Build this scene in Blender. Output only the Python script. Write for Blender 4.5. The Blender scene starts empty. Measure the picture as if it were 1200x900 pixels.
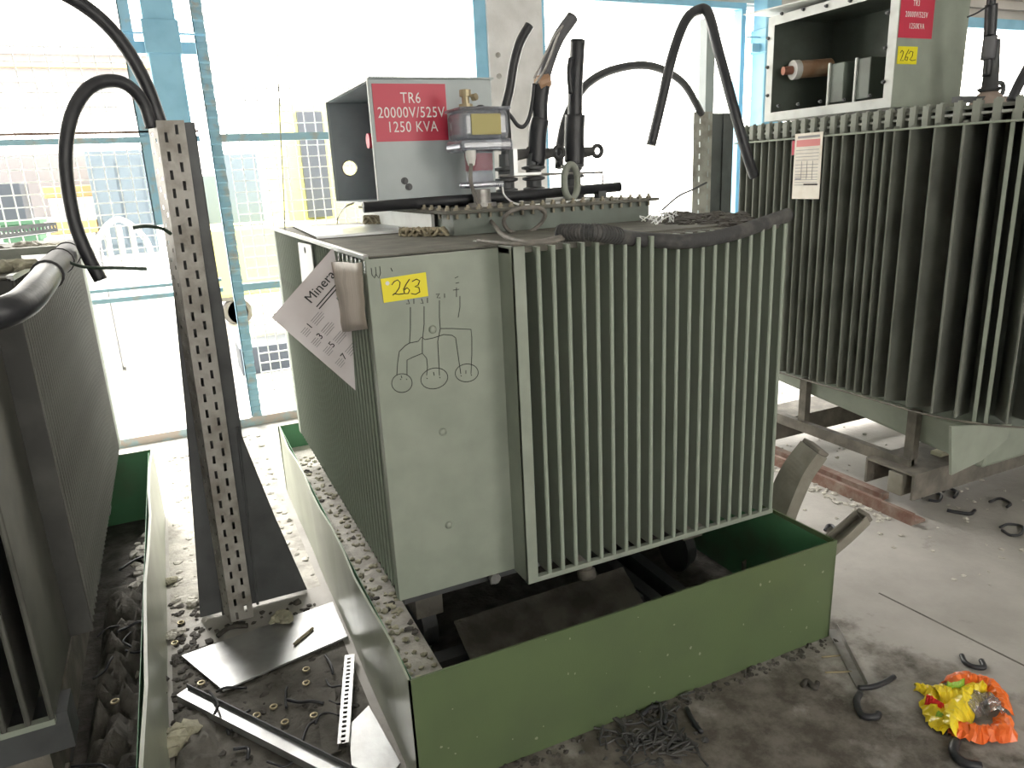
import bpy, bmesh, math, random
from mathutils import Vector, Matrix
random.seed(7)
C = bpy.context.scene.collection
PI = math.pi

# ------------------------------------------------------------------ camera
CAM = Vector((-0.4089, -1.6939, 1.7105)); YAW, PITCH, ROLL, FPX = -0.4233, -0.2761, -0.0488, 860.4485
_cy, _sy, _cp, _sp = math.cos(YAW), math.sin(YAW), math.cos(PITCH), math.sin(PITCH)
FWD = Vector((-_sy*_cp, _cy*_cp, _sp)); _r = Vector((_cy, _sy, 0)); _u = _r.cross(FWD)
RGT = _r*math.cos(ROLL) + _u*math.sin(ROLL); UP = _u*math.cos(ROLL) - _r*math.sin(ROLL)
cd = bpy.data.cameras.new('camera'); cam = bpy.data.objects.new('camera', cd); C.objects.link(cam)
M = Matrix((RGT, UP, -FWD)).transposed().to_4x4(); M.translation = CAM; cam.matrix_world = M
cd.sensor_width = 36; cd.lens = FPX/1200*36; cd.clip_start = .02; cd.clip_end = 200
bpy.context.scene.camera = cam

def un(px, py, ax, val):
    """the point of the place seen at a pixel, on the plane ax = val"""
    d = FWD + RGT*((px-600)/FPX) - UP*((py-450)/FPX); i = 'xyz'.index(ax)
    return CAM + d*((val-CAM[i])/d[i])

# ------------------------------------------------------------------ materials
MATS = {}
def mat(name, col, rough=.6, metal=0., col2=None, scale=6., lo=.4, hi=.65, bump=0., bscale=60., detail=5., spec=.5, alpha=None, trans=0., stretch=None):
    m = bpy.data.materials.new(name); m.use_nodes = True; nt = m.node_tree; b = nt.nodes['Principled BSDF']
    b.inputs['Base Color'].default_value = (*col, 1); b.inputs['Roughness'].default_value = rough; b.inputs['Metallic'].default_value = metal
    b.inputs['Specular IOR Level'].default_value = spec
    tc = nt.nodes.new('ShaderNodeTexCoord'); vec = tc.outputs['Object']
    if stretch:
        mp = nt.nodes.new('ShaderNodeMapping'); mp.inputs['Scale'].default_value = stretch; nt.links.new(vec, mp.inputs['Vector']); vec = mp.outputs['Vector']
    if col2:
        n = nt.nodes.new('ShaderNodeTexNoise'); n.inputs['Scale'].default_value = scale; n.inputs['Detail'].default_value = detail
        nt.links.new(vec, n.inputs['Vector'])
        r = nt.nodes.new('ShaderNodeValToRGB'); r.color_ramp.elements[0].position = lo; r.color_ramp.elements[1].position = hi
        r.color_ramp.elements[0].color = (*col, 1); r.color_ramp.elements[1].color = (*col2, 1)
        nt.links.new(n.outputs['Fac'], r.inputs['Fac']); nt.links.new(r.outputs['Color'], b.inputs['Base Color'])
    if bump:
        n2 = nt.nodes.new('ShaderNodeTexNoise'); n2.inputs['Scale'].default_value = bscale; n2.inputs['Detail'].default_value = 6
        nt.links.new(vec, n2.inputs['Vector'])
        bp = nt.nodes.new('ShaderNodeBump'); bp.inputs['Strength'].default_value = bump; bp.inputs['Distance'].default_value = .01
        nt.links.new(n2.outputs['Fac'], bp.inputs['Height']); nt.links.new(bp.outputs['Normal'], b.inputs['Normal'])
    if trans: b.inputs['Transmission Weight'].default_value = trans
    if alpha is not None: b.inputs['Alpha'].default_value = alpha
    MATS[name] = m
    return m
PAINT   = mat('tank_paint', (.30,.33,.28), .42, 0, (.25,.28,.235), 9, .35, .7, .05, 300)
PAINT_D = mat('dusty_paint', (.27,.29,.25), .6, 0, (.19,.195,.175), 5, .35, .7, .1, 120)
FINP    = mat('fin_paint', (.29,.33,.275), .45, 0, (.17,.165,.14), 7, .62, .9, .05, 200)
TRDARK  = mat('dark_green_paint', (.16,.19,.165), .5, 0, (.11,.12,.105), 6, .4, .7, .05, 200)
TOPDUST = mat('dusty_top', (.17,.165,.14), .85, 0, (.10,.098,.085), 11, .35, .7, .3, 60)
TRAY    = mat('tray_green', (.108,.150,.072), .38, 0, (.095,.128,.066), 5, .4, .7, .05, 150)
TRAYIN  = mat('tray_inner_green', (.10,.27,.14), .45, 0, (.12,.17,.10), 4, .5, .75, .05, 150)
TRAYL   = mat('pale_lit_tray_side', (.36,.39,.31), .32, 0, (.30,.32,.26), 5, .4, .7, .05, 150)  # middle tray's side is the same green lightened, glare put into the colour
BOX     = mat('box_grey', (.40,.45,.46), .35, 0, (.35,.395,.41), 6, .4, .7)
BOXIN   = mat('box_inside', (.30,.345,.37), .5, 0, (.25,.29,.31), 8, .4, .7)  # raised and bluish: window glare inside the box put into the colour
RIMW    = mat('rim_light_grey', (.62,.64,.62), .4, 0, (.52,.53,.51), 12, .45, .75)
RED     = mat('sign_red', (.55,.035,.075), .4)
WHITEL  = mat('sign_white', (.85,.8,.8), .5)
YEL     = mat('tag_yellow', (.80,.70,.02), .5)
INK     = mat('black_ink', (.012,.012,.014), .6)
RUB     = mat('black_rubber', (.022,.023,.028), .42, 0, (.05,.05,.055), 14, .5, .8, .1, 80)
RUBD    = mat('dusty_rubber', (.05,.05,.052), .7, 0, (.12,.115,.11), 20, .45, .75, .2, 120)
TAPE    = mat('grey_tape', (.10,.10,.11), .6, 0, (.11,.11,.12), 30, .4, .7, .2, 90)
GREYC   = mat('grey_cable', (.22,.20,.18), .6, 0, (.14,.13,.12), 30, .4, .7)
BLUE    = mat('blue_paint', (.26,.52,.70), .45, 0, (.20,.43,.60), 7, .45, .75)  # blue paint made paler, the window glare put into its colour
BLUEW   = mat('worn_blue_paint', (.28,.46,.56), .55, 0, (.38,.36,.32), 14, .52, .72)
STEEL   = mat('galvanised_steel', (.42,.41,.40), .42, .6, (.26,.24,.22), 18, .45, .75, .1, 120)
PERF    = mat('perforated_steel', (.40,.385,.36), .55, .25, (.22,.20,.175), 12, .4, .72, .15, 90)
DSTEEL  = mat('dark_sheet_steel', (.11,.115,.12), .55, .3, (.075,.075,.08), 7, .4, .7, .1, 60)
BSTEEL  = mat('bright_steel', (.34,.345,.345), .33, .6, (.24,.24,.235), 9, .4, .7, .05, 50)
ALU     = mat('aluminium_sheet', (.62,.64,.65), .35, .5, (.5,.5,.5), 9, .4, .7)
COVB    = mat('dull_bolts', (.30,.27,.20), .6, .4, (.16,.15,.13), 40, .4, .7)
BRASS   = mat('brass', (.40,.34,.22), .45, .6)
RUST    = mat('rusty_red_steel', (.20,.11,.085), .85, 0, (.30,.24,.20), 14, .4, .7, .5, 60)
SKID    = mat('dirty_skid', (.13,.12,.105), .8, 0, (.23,.21,.18), 10, .4, .7, .4, 60)
HORN    = mat('worn_grey_steel', (.28,.265,.225), .55, .1, (.17,.155,.13), 8, .4, .7, .1, 70)
CONC    = mat('column_concrete', (.68,.67,.68), .8, 0, (.56,.55,.55), 5, .4, .7, .2, 60)  # lightened, with the glare on the column put into the colour
WIREW   = mat('white_wire', (.92,.93,.94), .35)  # near white so the fence wires carry the daylight glow in their colour
WHITEP  = mat('paper_white', (.72,.68,.70), .7, 0, (.66,.61,.62), 9, .4, .7)
KRAFT   = mat('packing_tape', (.50,.44,.38), .4, 0, (.38,.33,.28), 14, .4, .7, .2, 60, stretch=(1,1,.15))
GREYP   = mat('print_grey', (.33,.32,.33), .7)
PHOTO   = mat('print_photo', (.05,.055,.05), .6, 0, (.4,.42,.38), 45, .45, .65)
FOAM    = mat('insulation_foam', (.42,.40,.30), .9, 0, (.26,.25,.19), 20, .4, .7, .8, 60)
ROPE    = mat('hemp_fibre', (.42,.37,.26), .95, 0, (.25,.22,.15), 40, .4, .65, .8, 80)
DUSTM   = mat('grey_dust', (.15,.14,.125), .95, 0, (.075,.07,.06), 9, .4, .66, .8, 45)
DUSTP   = mat('pale_dust', (.46,.44,.40), .95, 0, (.30,.285,.26), 12, .4, .66, .8, 45)
LEFTD   = mat('shaded_dirty_paint', (.042,.042,.040), .7, 0, (.075,.075,.07), 6, .45, .7)  # darkened paint: shading by the deep fins put into the colour, plus dirt
DEBR    = mat('dark_debris', (.055,.05,.045), .9, 0, (.12,.11,.10), 16, .4, .7, .8, 60)
PALE    = mat('pale_debris', (.55,.53,.48), .8, 0, (.36,.34,.30), 22, .4, .7, .6, 60)
BROWNI  = mat('brown_insulator', (.38,.22,.13), .45, 0, (.50,.36,.25), 12, .4, .7)
WHITEI  = mat('white_porcelain', (.75,.74,.72), .35)
ORANGE  = mat('orange_plastic', (.95,.20,.03), .3, 0, (.85,.15,.03), 6, .4, .7, .3, 25)
YELP    = mat('yellow_plastic', (.90,.70,.03), .3, 0, (.82,.62,.02), 10, .45, .7, .3, 25)
REDP    = mat('red_print', (.75,.03,.03), .35)
GREENP  = mat('green_print', (.25,.45,.05), .35)
CLEARP  = mat('clear_plastic', (.85,.85,.85), .15, trans=.85)
CLEARB  = mat('bluish_clear_housing', (.86,.88,.98), .1, trans=.8)
SIDING  = mat('pale_siding', (.62,.58,.55), .6, 0, (.52,.49,.46), 3, .4, .7)
GWIRE   = mat('green_black_wire', (.03,.05,.035), .5)
THINW   = mat('thin_cord', (.28,.28,.2), .7)
OUT_GREY = mat('yard_grey', (.24,.23,.24), .8, 0, (.19,.18,.19), 1, .4, .7)
OUT_BLUE = mat('yard_blue_grey', (.17,.21,.25), .7)
OUT_YEL = mat('yard_yellow', (.66,.64,.25), .6)
OUT_ORG = mat('yard_orange', (.46,.32,.15), .7)
OUT_DRK = mat('yard_dark', (.07,.08,.10), .6)
OUT_GRN = mat('yard_green', (.09,.20,.12), .6)
OUT_WHT = mat('yard_white', (.8,.8,.8), .5)
WALLM   = mat('wall_plaster', (.40,.40,.38), .9, 0, (.33,.33,.31), 2, .4, .7)
CEILM   = mat('ceiling_deck', (.45,.45,.44), .8, 0, (.38,.38,.37), 2, .4, .7)
YARD    = mat('yard_ground_concrete', (.55,.54,.52), .9, 0, (.46,.45,.43), 1.2, .4, .7)

def floor_material():
    m = bpy.data.materials.new('workshop_concrete'); m.use_nodes = True; nt = m.node_tree; b = nt.nodes['Principled BSDF']; L = nt.links
    tc = nt.nodes.new('ShaderNodeTexCoord')
    def noise(s, d=6, rough=.6):
        n = nt.nodes.new('ShaderNodeTexNoise'); n.inputs['Scale'].default_value = s; n.inputs['Detail'].default_value = d; n.inputs['Roughness'].default_value = rough
        L.new(tc.outputs['Object'], n.inputs['Vector']); return n.outputs['Fac']
    def ramp(fac, a, ca, bb, cb):
        r = nt.nodes.new('ShaderNodeValToRGB'); r.color_ramp.elements[0].position = a; r.color_ramp.elements[1].position = bb
        r.color_ramp.elements[0].color = (*ca, 1); r.color_ramp.elements[1].color = (*cb, 1); L.new(fac, r.inputs['Fac']); return r.outputs['Color']
    base = ramp(noise(2.2), .35, (.31,.295,.275), .68, (.43,.41,.385))
    # dirt, with some of the shade painted in, around the front of the big tray: distance to its centre, broken up by noise
    sx = nt.nodes.new('ShaderNodeVectorMath'); sx.operation = 'DISTANCE'; sx.inputs[1].default_value = (.8, -.45, 0); L.new(tc.outputs['Object'], sx.inputs[0])
    mp = nt.nodes.new('ShaderNodeMapRange'); mp.inputs['From Min'].default_value = .35; mp.inputs['From Max'].default_value = 1.35; mp.inputs['To Min'].default_value = .30; mp.inputs['To Max'].default_value = -.12
    L.new(sx.outputs['Value'], mp.inputs['Value'])
    ad = nt.nodes.new('ShaderNodeMath'); ad.operation = 'ADD'; L.new(noise(5, 8, .65), ad.inputs[0]); L.new(mp.outputs['Result'], ad.inputs[1])
    mask = ramp(ad.outputs[0], .52, (0,0,0), .70, (1,1,1))
    mix = nt.nodes.new('ShaderNodeMix'); mix.data_type = 'RGBA'; L.new(mask, mix.inputs['Factor']); L.new(base, mix.inputs['A']); L.new(ramp(noise(9, 9, .7), .40, (.085,.074,.062), .62, (.20,.18,.16)), mix.inputs['B'])
    L.new(mix.outputs['Result'], b.inputs['Base Color']); b.inputs['Roughness'].default_value = .72
    bp = nt.nodes.new('ShaderNodeBump'); bp.inputs['Strength'].default_value = .35; bp.inputs['Distance'].default_value = .012; L.new(noise(28, 8), bp.inputs['Height']); L.new(bp.outputs['Normal'], b.inputs['Normal'])
    return m
FLOOR = floor_material()

# ------------------------------------------------------------------ mesh helpers
def V(*a): return Vector(a)
class MB:
    def __init__(s): s.bm = bmesh.new()
    def box(s, x0, y0, z0, x1, y1, z1, mtx=None):
        vs = [s.bm.verts.new(((mtx @ V(x,y,z)) if mtx else V(x,y,z))) for x in (x0,x1) for y in (y0,y1) for z in (z0,z1)]
        for f in ((0,1,3,2),(4,6,7,5),(0,4,5,1),(2,3,7,6),(0,2,6,4),(1,5,7,3)): s.bm.faces.new([vs[i] for i in f])
        return s
    def hull(s, bottom, top):
        n = len(bottom); a = [s.bm.verts.new(p) for p in bottom]; b = [s.bm.verts.new(p) for p in top]
        s.bm.faces.new(a[::-1]); s.bm.faces.new(b)
        for i in range(n): s.bm.faces.new((a[i], a[(i+1)%n], b[(i+1)%n], b[i]))
        return s
    def poly(s, pts): s.bm.faces.new([s.bm.verts.new(p) for p in pts]); return s
    def slab(s, pts, off):
        off = Vector(off); return s.hull([Vector(p) for p in pts], [Vector(p)+off for p in pts])
    def tube(s, pts, r, seg=10, closed=False, caps=True):
        pts = [Vector(p) for p in pts]; n = len(pts); rr = r if isinstance(r, (list, tuple)) else [r]*n
        T = []
        for i in range(n):
            a = pts[(i-1) % n] if (closed or i > 0) else pts[0]; b = pts[(i+1) % n] if (closed or i < n-1) else pts[-1]
            T.append((b-a).normalized())
        N = T[0].orthogonal().normalized(); rings = []
        for i in range(n):
            N = (N - T[i]*N.dot(T[i])).normalized(); B = T[i].cross(N)
            rings.append([s.bm.verts.new(pts[i] + (N*math.cos(2*PI*k/seg) + B*math.sin(2*PI*k/seg))*rr[i]) for k in range(seg)])
        for i in range(n if closed else n-1):
            p, q = rings[i], rings[(i+1) % n]
            for k in range(seg): s.bm.faces.new((p[k], p[(k+1)%seg], q[(k+1)%seg], q[k]))
        if not closed and caps: s.bm.faces.new(rings[0][::-1]); s.bm.faces.new(rings[-1])
        return s
    def lathe(s, o, ax, prof, seg=20):
        """profile of (height along ax, radius)"""
        o = Vector(o); ax = Vector(ax).normalized(); N = ax.orthogonal().normalized(); B = ax.cross(N); prev = None
        for h, r in prof:
            ring = [s.bm.verts.new(o + ax*h + (N*math.cos(2*PI*k/seg) + B*math.sin(2*PI*k/seg))*max(r, 1e-4)) for k in range(seg)]
            if prev:
                for k in range(seg): s.bm.faces.new((prev[k], prev[(k+1)%seg], ring[(k+1)%seg], ring[k]))
            else: s.bm.faces.new(ring[::-1])
            prev = ring
        s.bm.faces.new(prev); return s
    def lump(s, c, r, jit=.35, sub=1, sq=(1,1,1)):
        res = bmesh.ops.create_icosphere(s.bm, subdivisions=sub, radius=1)
        for v in res['verts']:
            k = 1 + random.uniform(-jit, jit); v.co = Vector(c) + V(v.co.x*r*sq[0]*k, v.co.y*r*sq[1]*k, v.co.z*r*sq[2]*k)
        return s
    def build(s, name, m, parent=None, smooth=False, bevel=0, solid=0, kind=None):
        bmesh.ops.recalc_face_normals(s.bm, faces=s.bm.faces)
        me = bpy.data.meshes.new(name); s.bm.to_mesh(me); s.bm.free(); me.materials.append(m)
        if smooth:
            for p in me.polygons: p.use_smooth = True
        o = bpy.data.objects.new(name, me); C.objects.link(o)
        if parent: o.parent = parent; o.matrix_parent_inverse = parent_inv(parent)
        if solid: q = o.modifiers.new('solid', 'SOLIDIFY'); q.thickness = solid; q.offset = 0
        if bevel: q = o.modifiers.new('bevel', 'BEVEL'); q.width = bevel; q.segments = 2; q.limit_method = 'ANGLE'
        if kind: o['kind'] = kind
        return o
def parent_inv(p):
    return Matrix.Identity(4) if p.parent else p.matrix_basis.inverted()
def tag(o, label, cat, group=None, kind=None):
    o['label'] = label; o['category'] = cat
    if group: o['group'] = group
    if kind: o['kind'] = kind
    return o
def empty(name, loc, label=None, cat=None, group=None):
    o = bpy.data.objects.new(name, None); C.objects.link(o); o.location = loc; o.empty_display_size = .1
    if label: tag(o, label, cat, group)
    return o
def struct(name, mb, m, parent=None, **k):
    o = mb.build(name, m, parent, **k)
    if not parent: o['kind'] = 'structure'
    return o
def spline(pts, n=8):
    P = [Vector(p) for p in pts]; P = [P[0]*2-P[1]] + P + [P[-1]*2-P[-2]]; out = []
    for i in range(1, len(P)-2):
        a, b, c, d = P[i-1:i+3]
        for k in range(n):
            t = k/n; out.append(.5*((2*b) + (c-a)*t + (2*a-5*b+4*c-d)*t*t + (3*b-a-3*c+d)*t**3))
    out.append(P[-2]); return out
def dup_child(o, parent, dx=V(0,0,0), name=None):
    c = o.copy(); C.objects.link(c); c.parent = parent; c.location = o.location + dx; return c
def text(name, body, origin, right, up, size, m, parent=None, depth=.0006, align='CENTER', shear=0, off=.0012, space=1., xs=1.):
    """raised lettering lying on a surface; origin = anchor, right/up = directions on it"""
    cu = bpy.data.curves.new(name, 'FONT'); cu.body = body; cu.size = size; cu.extrude = depth; cu.align_x = align; cu.align_y = 'CENTER'; cu.shear = shear; cu.space_character = space; cu.resolution_u = 3
    cu.space_line = 1.15
    t = bpy.data.objects.new(name, cu); C.objects.link(t); bpy.context.view_layer.update()
    me = bpy.data.meshes.new_from_object(t.evaluated_get(bpy.context.evaluated_depsgraph_get())); bpy.data.objects.remove(t)
    right = Vector(right).normalized(); up = Vector(up); up = (up - right*up.dot(right)).normalized(); nrm = right.cross(up)
    mm = Matrix((right, up, nrm)).transposed().to_4x4(); mm.translation = Vector(origin) + nrm*off
    me.transform(mm @ Matrix.Diagonal((xs,1,1,1))); me.materials.clear(); me.materials.append(m); me.name = name
    o = bpy.data.objects.new(name, me); C.objects.link(o)
    if parent: o.parent = parent; o.matrix_parent_inverse = parent_inv(parent)
    return o
def strokes(name, lines, r, m, parent):
    b = MB()
    for l in lines: b.tube(l, r, 6)
    return b.build(name, m, parent)

YW = 3.92            # inner face of the open facade
# ------------------------------------------------------------------ room shell
struct('floor', MB().box(-5, -6, -.12, 12, YW+.15, 0), FLOOR)
struct('ceiling', MB().box(-5, -6, 4.0, 12, YW+.3, 4.15), CEILM)
struct('wall_left', MB().box(-5.2, -6, 0, -5, YW+.3, 4), WALLM)
struct('wall_right', MB().box(12, -6, 0, 12.2, YW+.3, 4), WALLM)
b = MB(); b.box(-5,-6.2,0,12,-6,1.3); b.box(-5,-6.2,3.3,12,-6,4)
for x, w_ in ((-5,3.2), (.6,1.6), (4.6,7.4)): b.box(x,-6.2,1.3,x+w_,-6,3.3)  # openings in this unseen wall are sized to set the light from behind
struct('wall_behind', b, WALLM)
# thin grey line on the concrete floor
a, c = un(1030, 695, 'z', 0), un(1230, 795, 'z', 0)
dd = (c-a).normalized(); nn = V(-dd.y, dd.x, 0)*.004
struct('trim_1', MB().slab([a-nn, c-nn, c+nn, a+nn], (0,0,.001)), DUSTM)
# lintel with siding boards over the facade
b = MB(); b.box(1.9, YW+.1, 3.08, 12, YW+.25, 4)
for k in range(9): b.hull([V(1.9,YW+.06,3.1+k*.1),V(12,YW+.06,3.1+k*.1),V(12,YW+.1,3.1+k*.1),V(1.9,YW+.1,3.1+k*.1)], [V(1.9,YW+.09,3.19+k*.1),V(12,YW+.09,3.19+k*.1),V(12,YW+.1,3.19+k*.1),V(1.9,YW+.1,3.19+k*.1)])
struct('wall_front', b, SIDING)
struct('trim_2', MB().box(-5, YW+.1, 3.62, 1.9, YW+.25, 4), SIDING)

# grey building column between the two bays
colm = empty('building_column', (2.26, YW+.06, 0), 'grey steel building column between the blue window frames behind the middle transformer', 'column')
b = MB(); b.box(2.03,YW-.08,0,2.49,YW-.06,3.08); b.box(2.03,YW-.06,0,2.05,YW+.2,3.08); b.box(2.47,YW-.06,0,2.49,YW+.2,3.08)
b.build('column_shaft', CONC, colm)
for z in (2.45, 2.6):
    MB().lathe((2.10, YW-.08, z), (0,-1,0), [(0,.02),(.012,.02),(.012,.011),(.02,.011)], 8).build('bolt', STEEL, colm)

def frame_bay(n, x0, x1, z0, z1, w=.09, d=.1, sill=True):
    r = empty('window_%d' % n, ((x0+x1)/2, YW, z0)); r['kind'] = 'structure'
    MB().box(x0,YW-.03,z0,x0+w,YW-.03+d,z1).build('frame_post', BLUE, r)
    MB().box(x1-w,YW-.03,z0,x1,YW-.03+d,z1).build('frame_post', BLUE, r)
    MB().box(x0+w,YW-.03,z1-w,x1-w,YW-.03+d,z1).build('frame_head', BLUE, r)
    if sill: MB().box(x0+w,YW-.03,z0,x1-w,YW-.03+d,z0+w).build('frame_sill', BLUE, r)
    return r
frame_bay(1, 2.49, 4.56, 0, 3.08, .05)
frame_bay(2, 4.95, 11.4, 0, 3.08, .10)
# blue upright left of the grey column
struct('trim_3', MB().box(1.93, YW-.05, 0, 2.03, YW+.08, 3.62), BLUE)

# blue columns
def blue_column(x, y, w, z1, label, clampz):
    t = empty('blue_column', (x, y, 0), label, 'column', None)
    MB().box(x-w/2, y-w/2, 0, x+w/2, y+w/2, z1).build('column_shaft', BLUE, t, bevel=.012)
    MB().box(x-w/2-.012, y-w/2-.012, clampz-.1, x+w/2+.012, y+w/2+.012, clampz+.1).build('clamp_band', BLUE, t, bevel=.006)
    b = MB()
    for s in (-1,1):
        b.box(x+s*(w/2+.012), y-.03, clampz-.09, x+s*(w/2+.10), y+.0, clampz-.02)
        b.tube([V(x+s*(w/2), y-.02, clampz+.03), V(x+s*(w/2+.16), y-.02, clampz+.03)], .007, 8)
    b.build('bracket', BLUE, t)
    return t
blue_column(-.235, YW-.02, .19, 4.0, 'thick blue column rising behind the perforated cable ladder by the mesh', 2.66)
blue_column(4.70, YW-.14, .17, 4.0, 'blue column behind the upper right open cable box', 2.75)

# ------------------------------------------------------------------ mesh fence
fence = empty('mesh_fence', (-.6, YW, 0), 'white wire mesh fence with worn blue steel rails behind the transformers', 'fence')
def angle_post(x, z0, z1, ribs=True):
    b = MB(); b.box(x-.035, YW-.01, z0, x+.035, YW, z1); b.box(x-.035, YW-.01, z0, x-.028, YW+.06, z1)
    if ribs:
        z = z0+.05
        while z < z1:
            b.hull([V(x-.03,YW-.012,z),V(x+.037,YW-.012,z),V(x+.037,YW-.03,z+.012),V(x-.03,YW-.03,z+.012)], [V(x-.03,YW-.008,z+.05),V(x+.037,YW-.008,z+.05),V(x+.037,YW-.012,z+.05),V(x-.03,YW-.012,z+.05)]); z += .085
    return b.build('fence_post', BLUEW, fence)
angle_post(.0, 0, 3.6); angle_post(-.43, 1.5, 3.6, False)
angle_post(-2.3, 0, 2.7, False)
def rail(x0, x1, z, h=.03, m=BLUEW, y=None):
    y = YW if y is None else y
    return MB().box(x0, y-.03, z-h/2, x1, y+.02, z+h/2).build('fence_rail', m, fence)
rail(-2.3, -.10, 2.05, .035); rail(-2.3, -.10, 2.10, .012, RUST, YW+.02)
rail(.035, 1.93, 2.05, .05)
rail(-1.0, -.1, 1.03, .03); rail(-1.0, -.1, 1.10, .02); rail(.035, 1.93, 1.03, .05)
SILL = mat('rusty_sill', (.52,.44,.40), .7, 0, (.40,.50,.54), 12, .45, .6)
rail(-2.3, -.05, .03, .06, SILL); rail(-.05, 1.93, .03, .07, SILL)
def mesh_panel(x0, x1, z0, z1, s, r, dx=.0):
    b = MB(); x = x0
    while x <= x1+1e-6:
        b.tube([V(x, YW+.03, z0), V(x+dx, YW+.03, z1)], r, 4); x += s
    z = z0
    while z <= z1+1e-6:
        b.tube([V(x0, YW+.03+r*1.4, z), V(x1, YW+.03+r*1.4, z)], r, 4); z += s
    return b.build('wire_mesh', WIREW, fence)
mesh_panel(-2.3, -.36, 2.08, 2.62, .088, .0035, -.015)
mesh_panel(-2.3, -.36, 1.13, 2.03, .076, .0055)
mesh_panel(.08, 1.9, 1.08, 2.40, .076, .005)
mesh_panel(.08, 1.9, .09, 1.00, .072, .006)

# ------------------------------------------------------------------ yard outside
struct('yard_ground', MB().box(-30, YW+.15, -.15, 40, 45, -.02), YARD)
def outbox(name, px0, py0, px1, py1, y, depth, m, label, cat, parts=None):
    a = un(px0, py1, 'y', y); c = un(px1, py0, 'y', y)
    z0 = a.z; 
    t = empty(name, ((a.x+c.x)/2, y+depth/2, max(z0, -.02)), label, cat)
    MB().box(a.x, y, z0, c.x, y+depth, c.z).build('body', m, t, bevel=.01)
    return t, a, c
t, a, c = outbox('yard_building', -60, 55, 195, 100, 14, 6, OUT_GREY, 'long pale grey building beyond the yard at the upper left', 'building')
for k in range(3): MB().box(a.x, 13.9, a.z+(c.z-a.z)*(.1+.33*k), c.x, 14, a.z+(c.z-a.z)*(.2+.33*k)).build('wall_band', OUT_WHT if k != 1 else OUT_ORG, t)
for k in range(5):
    xx = a.x + (c.x-a.x)*k/4; MB().box(xx-.12, 14.2, -.02, xx+.12, 14.5, a.z).build('support_post', OUT_WHT, t)
t, a, c = outbox('machine_cabinet', 122, 175, 166, 300, 6.6, .8, OUT_BLUE, 'blue grey machine cabinet in the yard behind the white mesh', 'cabinet')
MB().box(a.x, 6.6, -.02, c.x, 7.4, a.z).build('plinth', OUT_WHT, t)
MB().box(a.x+.05, 6.58, a.z+.1, (a.x+c.x)/2-.02, 6.6, c.z-.1).build('door', OUT_BLUE, t); MB().box((a.x+c.x)/2+.02, 6.58, a.z+.1, c.x-.05, 6.6, c.z-.1).build('door', OUT_BLUE, t)
t, a, c = outbox('grey_container', -80, 178, 118, 262, 7.6, 2, OUT_GREY, 'grey container in the yard behind the left mesh fence', 'container')
MB().box(a.x, 7.6, -.02, c.x, 9.6, a.z).build('base', OUT_WHT, t)
for ki, (x0,y0,x1,y1,lab) in enumerate(((52,216,118,233,'orange crate in the yard showing through the upper mesh'), (58,257,112,276,'orange crate standing lower in the yard beside the white chair'))):
    yk = 7.1-ki*.6; t, a, c = outbox('orange_crate', x0,y0,x1,y1, yk, .35, OUT_ORG, lab, 'crate')
    MB().box(a.x+.03, yk, -.02, c.x-.03, yk+.3, a.z).build('stand', OUT_WHT, t)
t, a, c = outbox('dark_cart', -30, 214, 22, 262, 6.4, .5, OUT_DRK, 'dark cart in the yard at the far left behind the mesh', 'cart')
for s in (0,1):
    xx = a.x+.1 if s == 0 else c.x-.1
    MB().box(xx-.03, 6.5, 0, xx+.03, 6.56, a.z).build('leg', OUT_DRK, t)
t, a, c = outbox('green_bin', 4, 262, 44, 285, 5.6, .4, OUT_GRN, 'green bin in the yard below the dark cart', 'bin')
MB().box(a.x-.02, 5.58, c.z, c.x+.02, 6.02, c.z+.03).build('lid', OUT_GRN, t); MB().box(a.x+.03, 5.62, -.02, c.x-.03, 5.98, a.z).build('lower_body', OUT_GRN, t)
# white garden chair
cx, cyy = un(140, 280, 'y', 5.6).x, 5.6
ch = empty('garden_chair', (cx, cyy, 0), 'white plastic chair standing outside behind the left mesh', 'chair')
MB().box(cx-.25, cyy-.22, .95, cx+.25, cyy+.22, .99).build('seat', OUT_WHT, ch, bevel=.01)
b = MB(); b.tube(spline([V(cx-.22,cyy+.2,.98), V(cx-.2,cyy+.27,1.3), V(cx,cyy+.3,1.5), V(cx+.2,cyy+.27,1.3), V(cx+.22,cyy+.2,.98)]), .025, 8)
for k in (-.1,0,.1): b.tube([V(cx+k,cyy+.2,.98), V(cx+k,cyy+.29,1.45)], .02, 6)
b.build('backrest', OUT_WHT, ch)
for sx in (-1,1):
    for sy in (-1,1): MB().tube([V(cx+sx*.23,cyy+sy*.2,.97), V(cx+sx*.26,cyy+sy*.24,-.02)], .022, 8).build('leg', OUT_WHT, ch)
# yellow site vehicle seen through the fence right of the cable ladder
ya = empty('yellow_machine', (.9, 7.5, 0), 'big yellow machine parked outside behind the mesh and the cable ladder', 'machine')
p = lambda x, y, d: un(x, y, 'y', d)
a, c = p(340, 262, 7.5), p(470, 118, 7.5); MB().box(a.x, 7.5, 0, c.x, 9, c.z).build('cabin', OUT_YEL, ya, bevel=.03)
a, c = p(256, 350, 6.8), p(345, 262, 6.8); MB().box(a.x, 6.8, a.z, c.x+.5, 8.2, c.z).build('bonnet', OUT_YEL, ya, bevel=.03)
a, c = p(362, 255, 7.45), p(376, 130, 7.45); MB().box(a.x, 7.42, a.z, c.x, 7.5, c.z).build('cab_pillar', OUT_DRK, ya)
a, c = p(268, 262, 7.2), p(300, 180, 7.2); MB().box(a.x, 7.2, a.z, c.x, 7.5, c.z).build('radiator_grille', OUT_BLUE, ya)
for xx in (1.25, 2.2): MB().lathe((xx, 7.0, .2), (0,1,0), [(0,.22),(.3,.22)], 20).build('wheel', OUT_GREY, ya)
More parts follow.
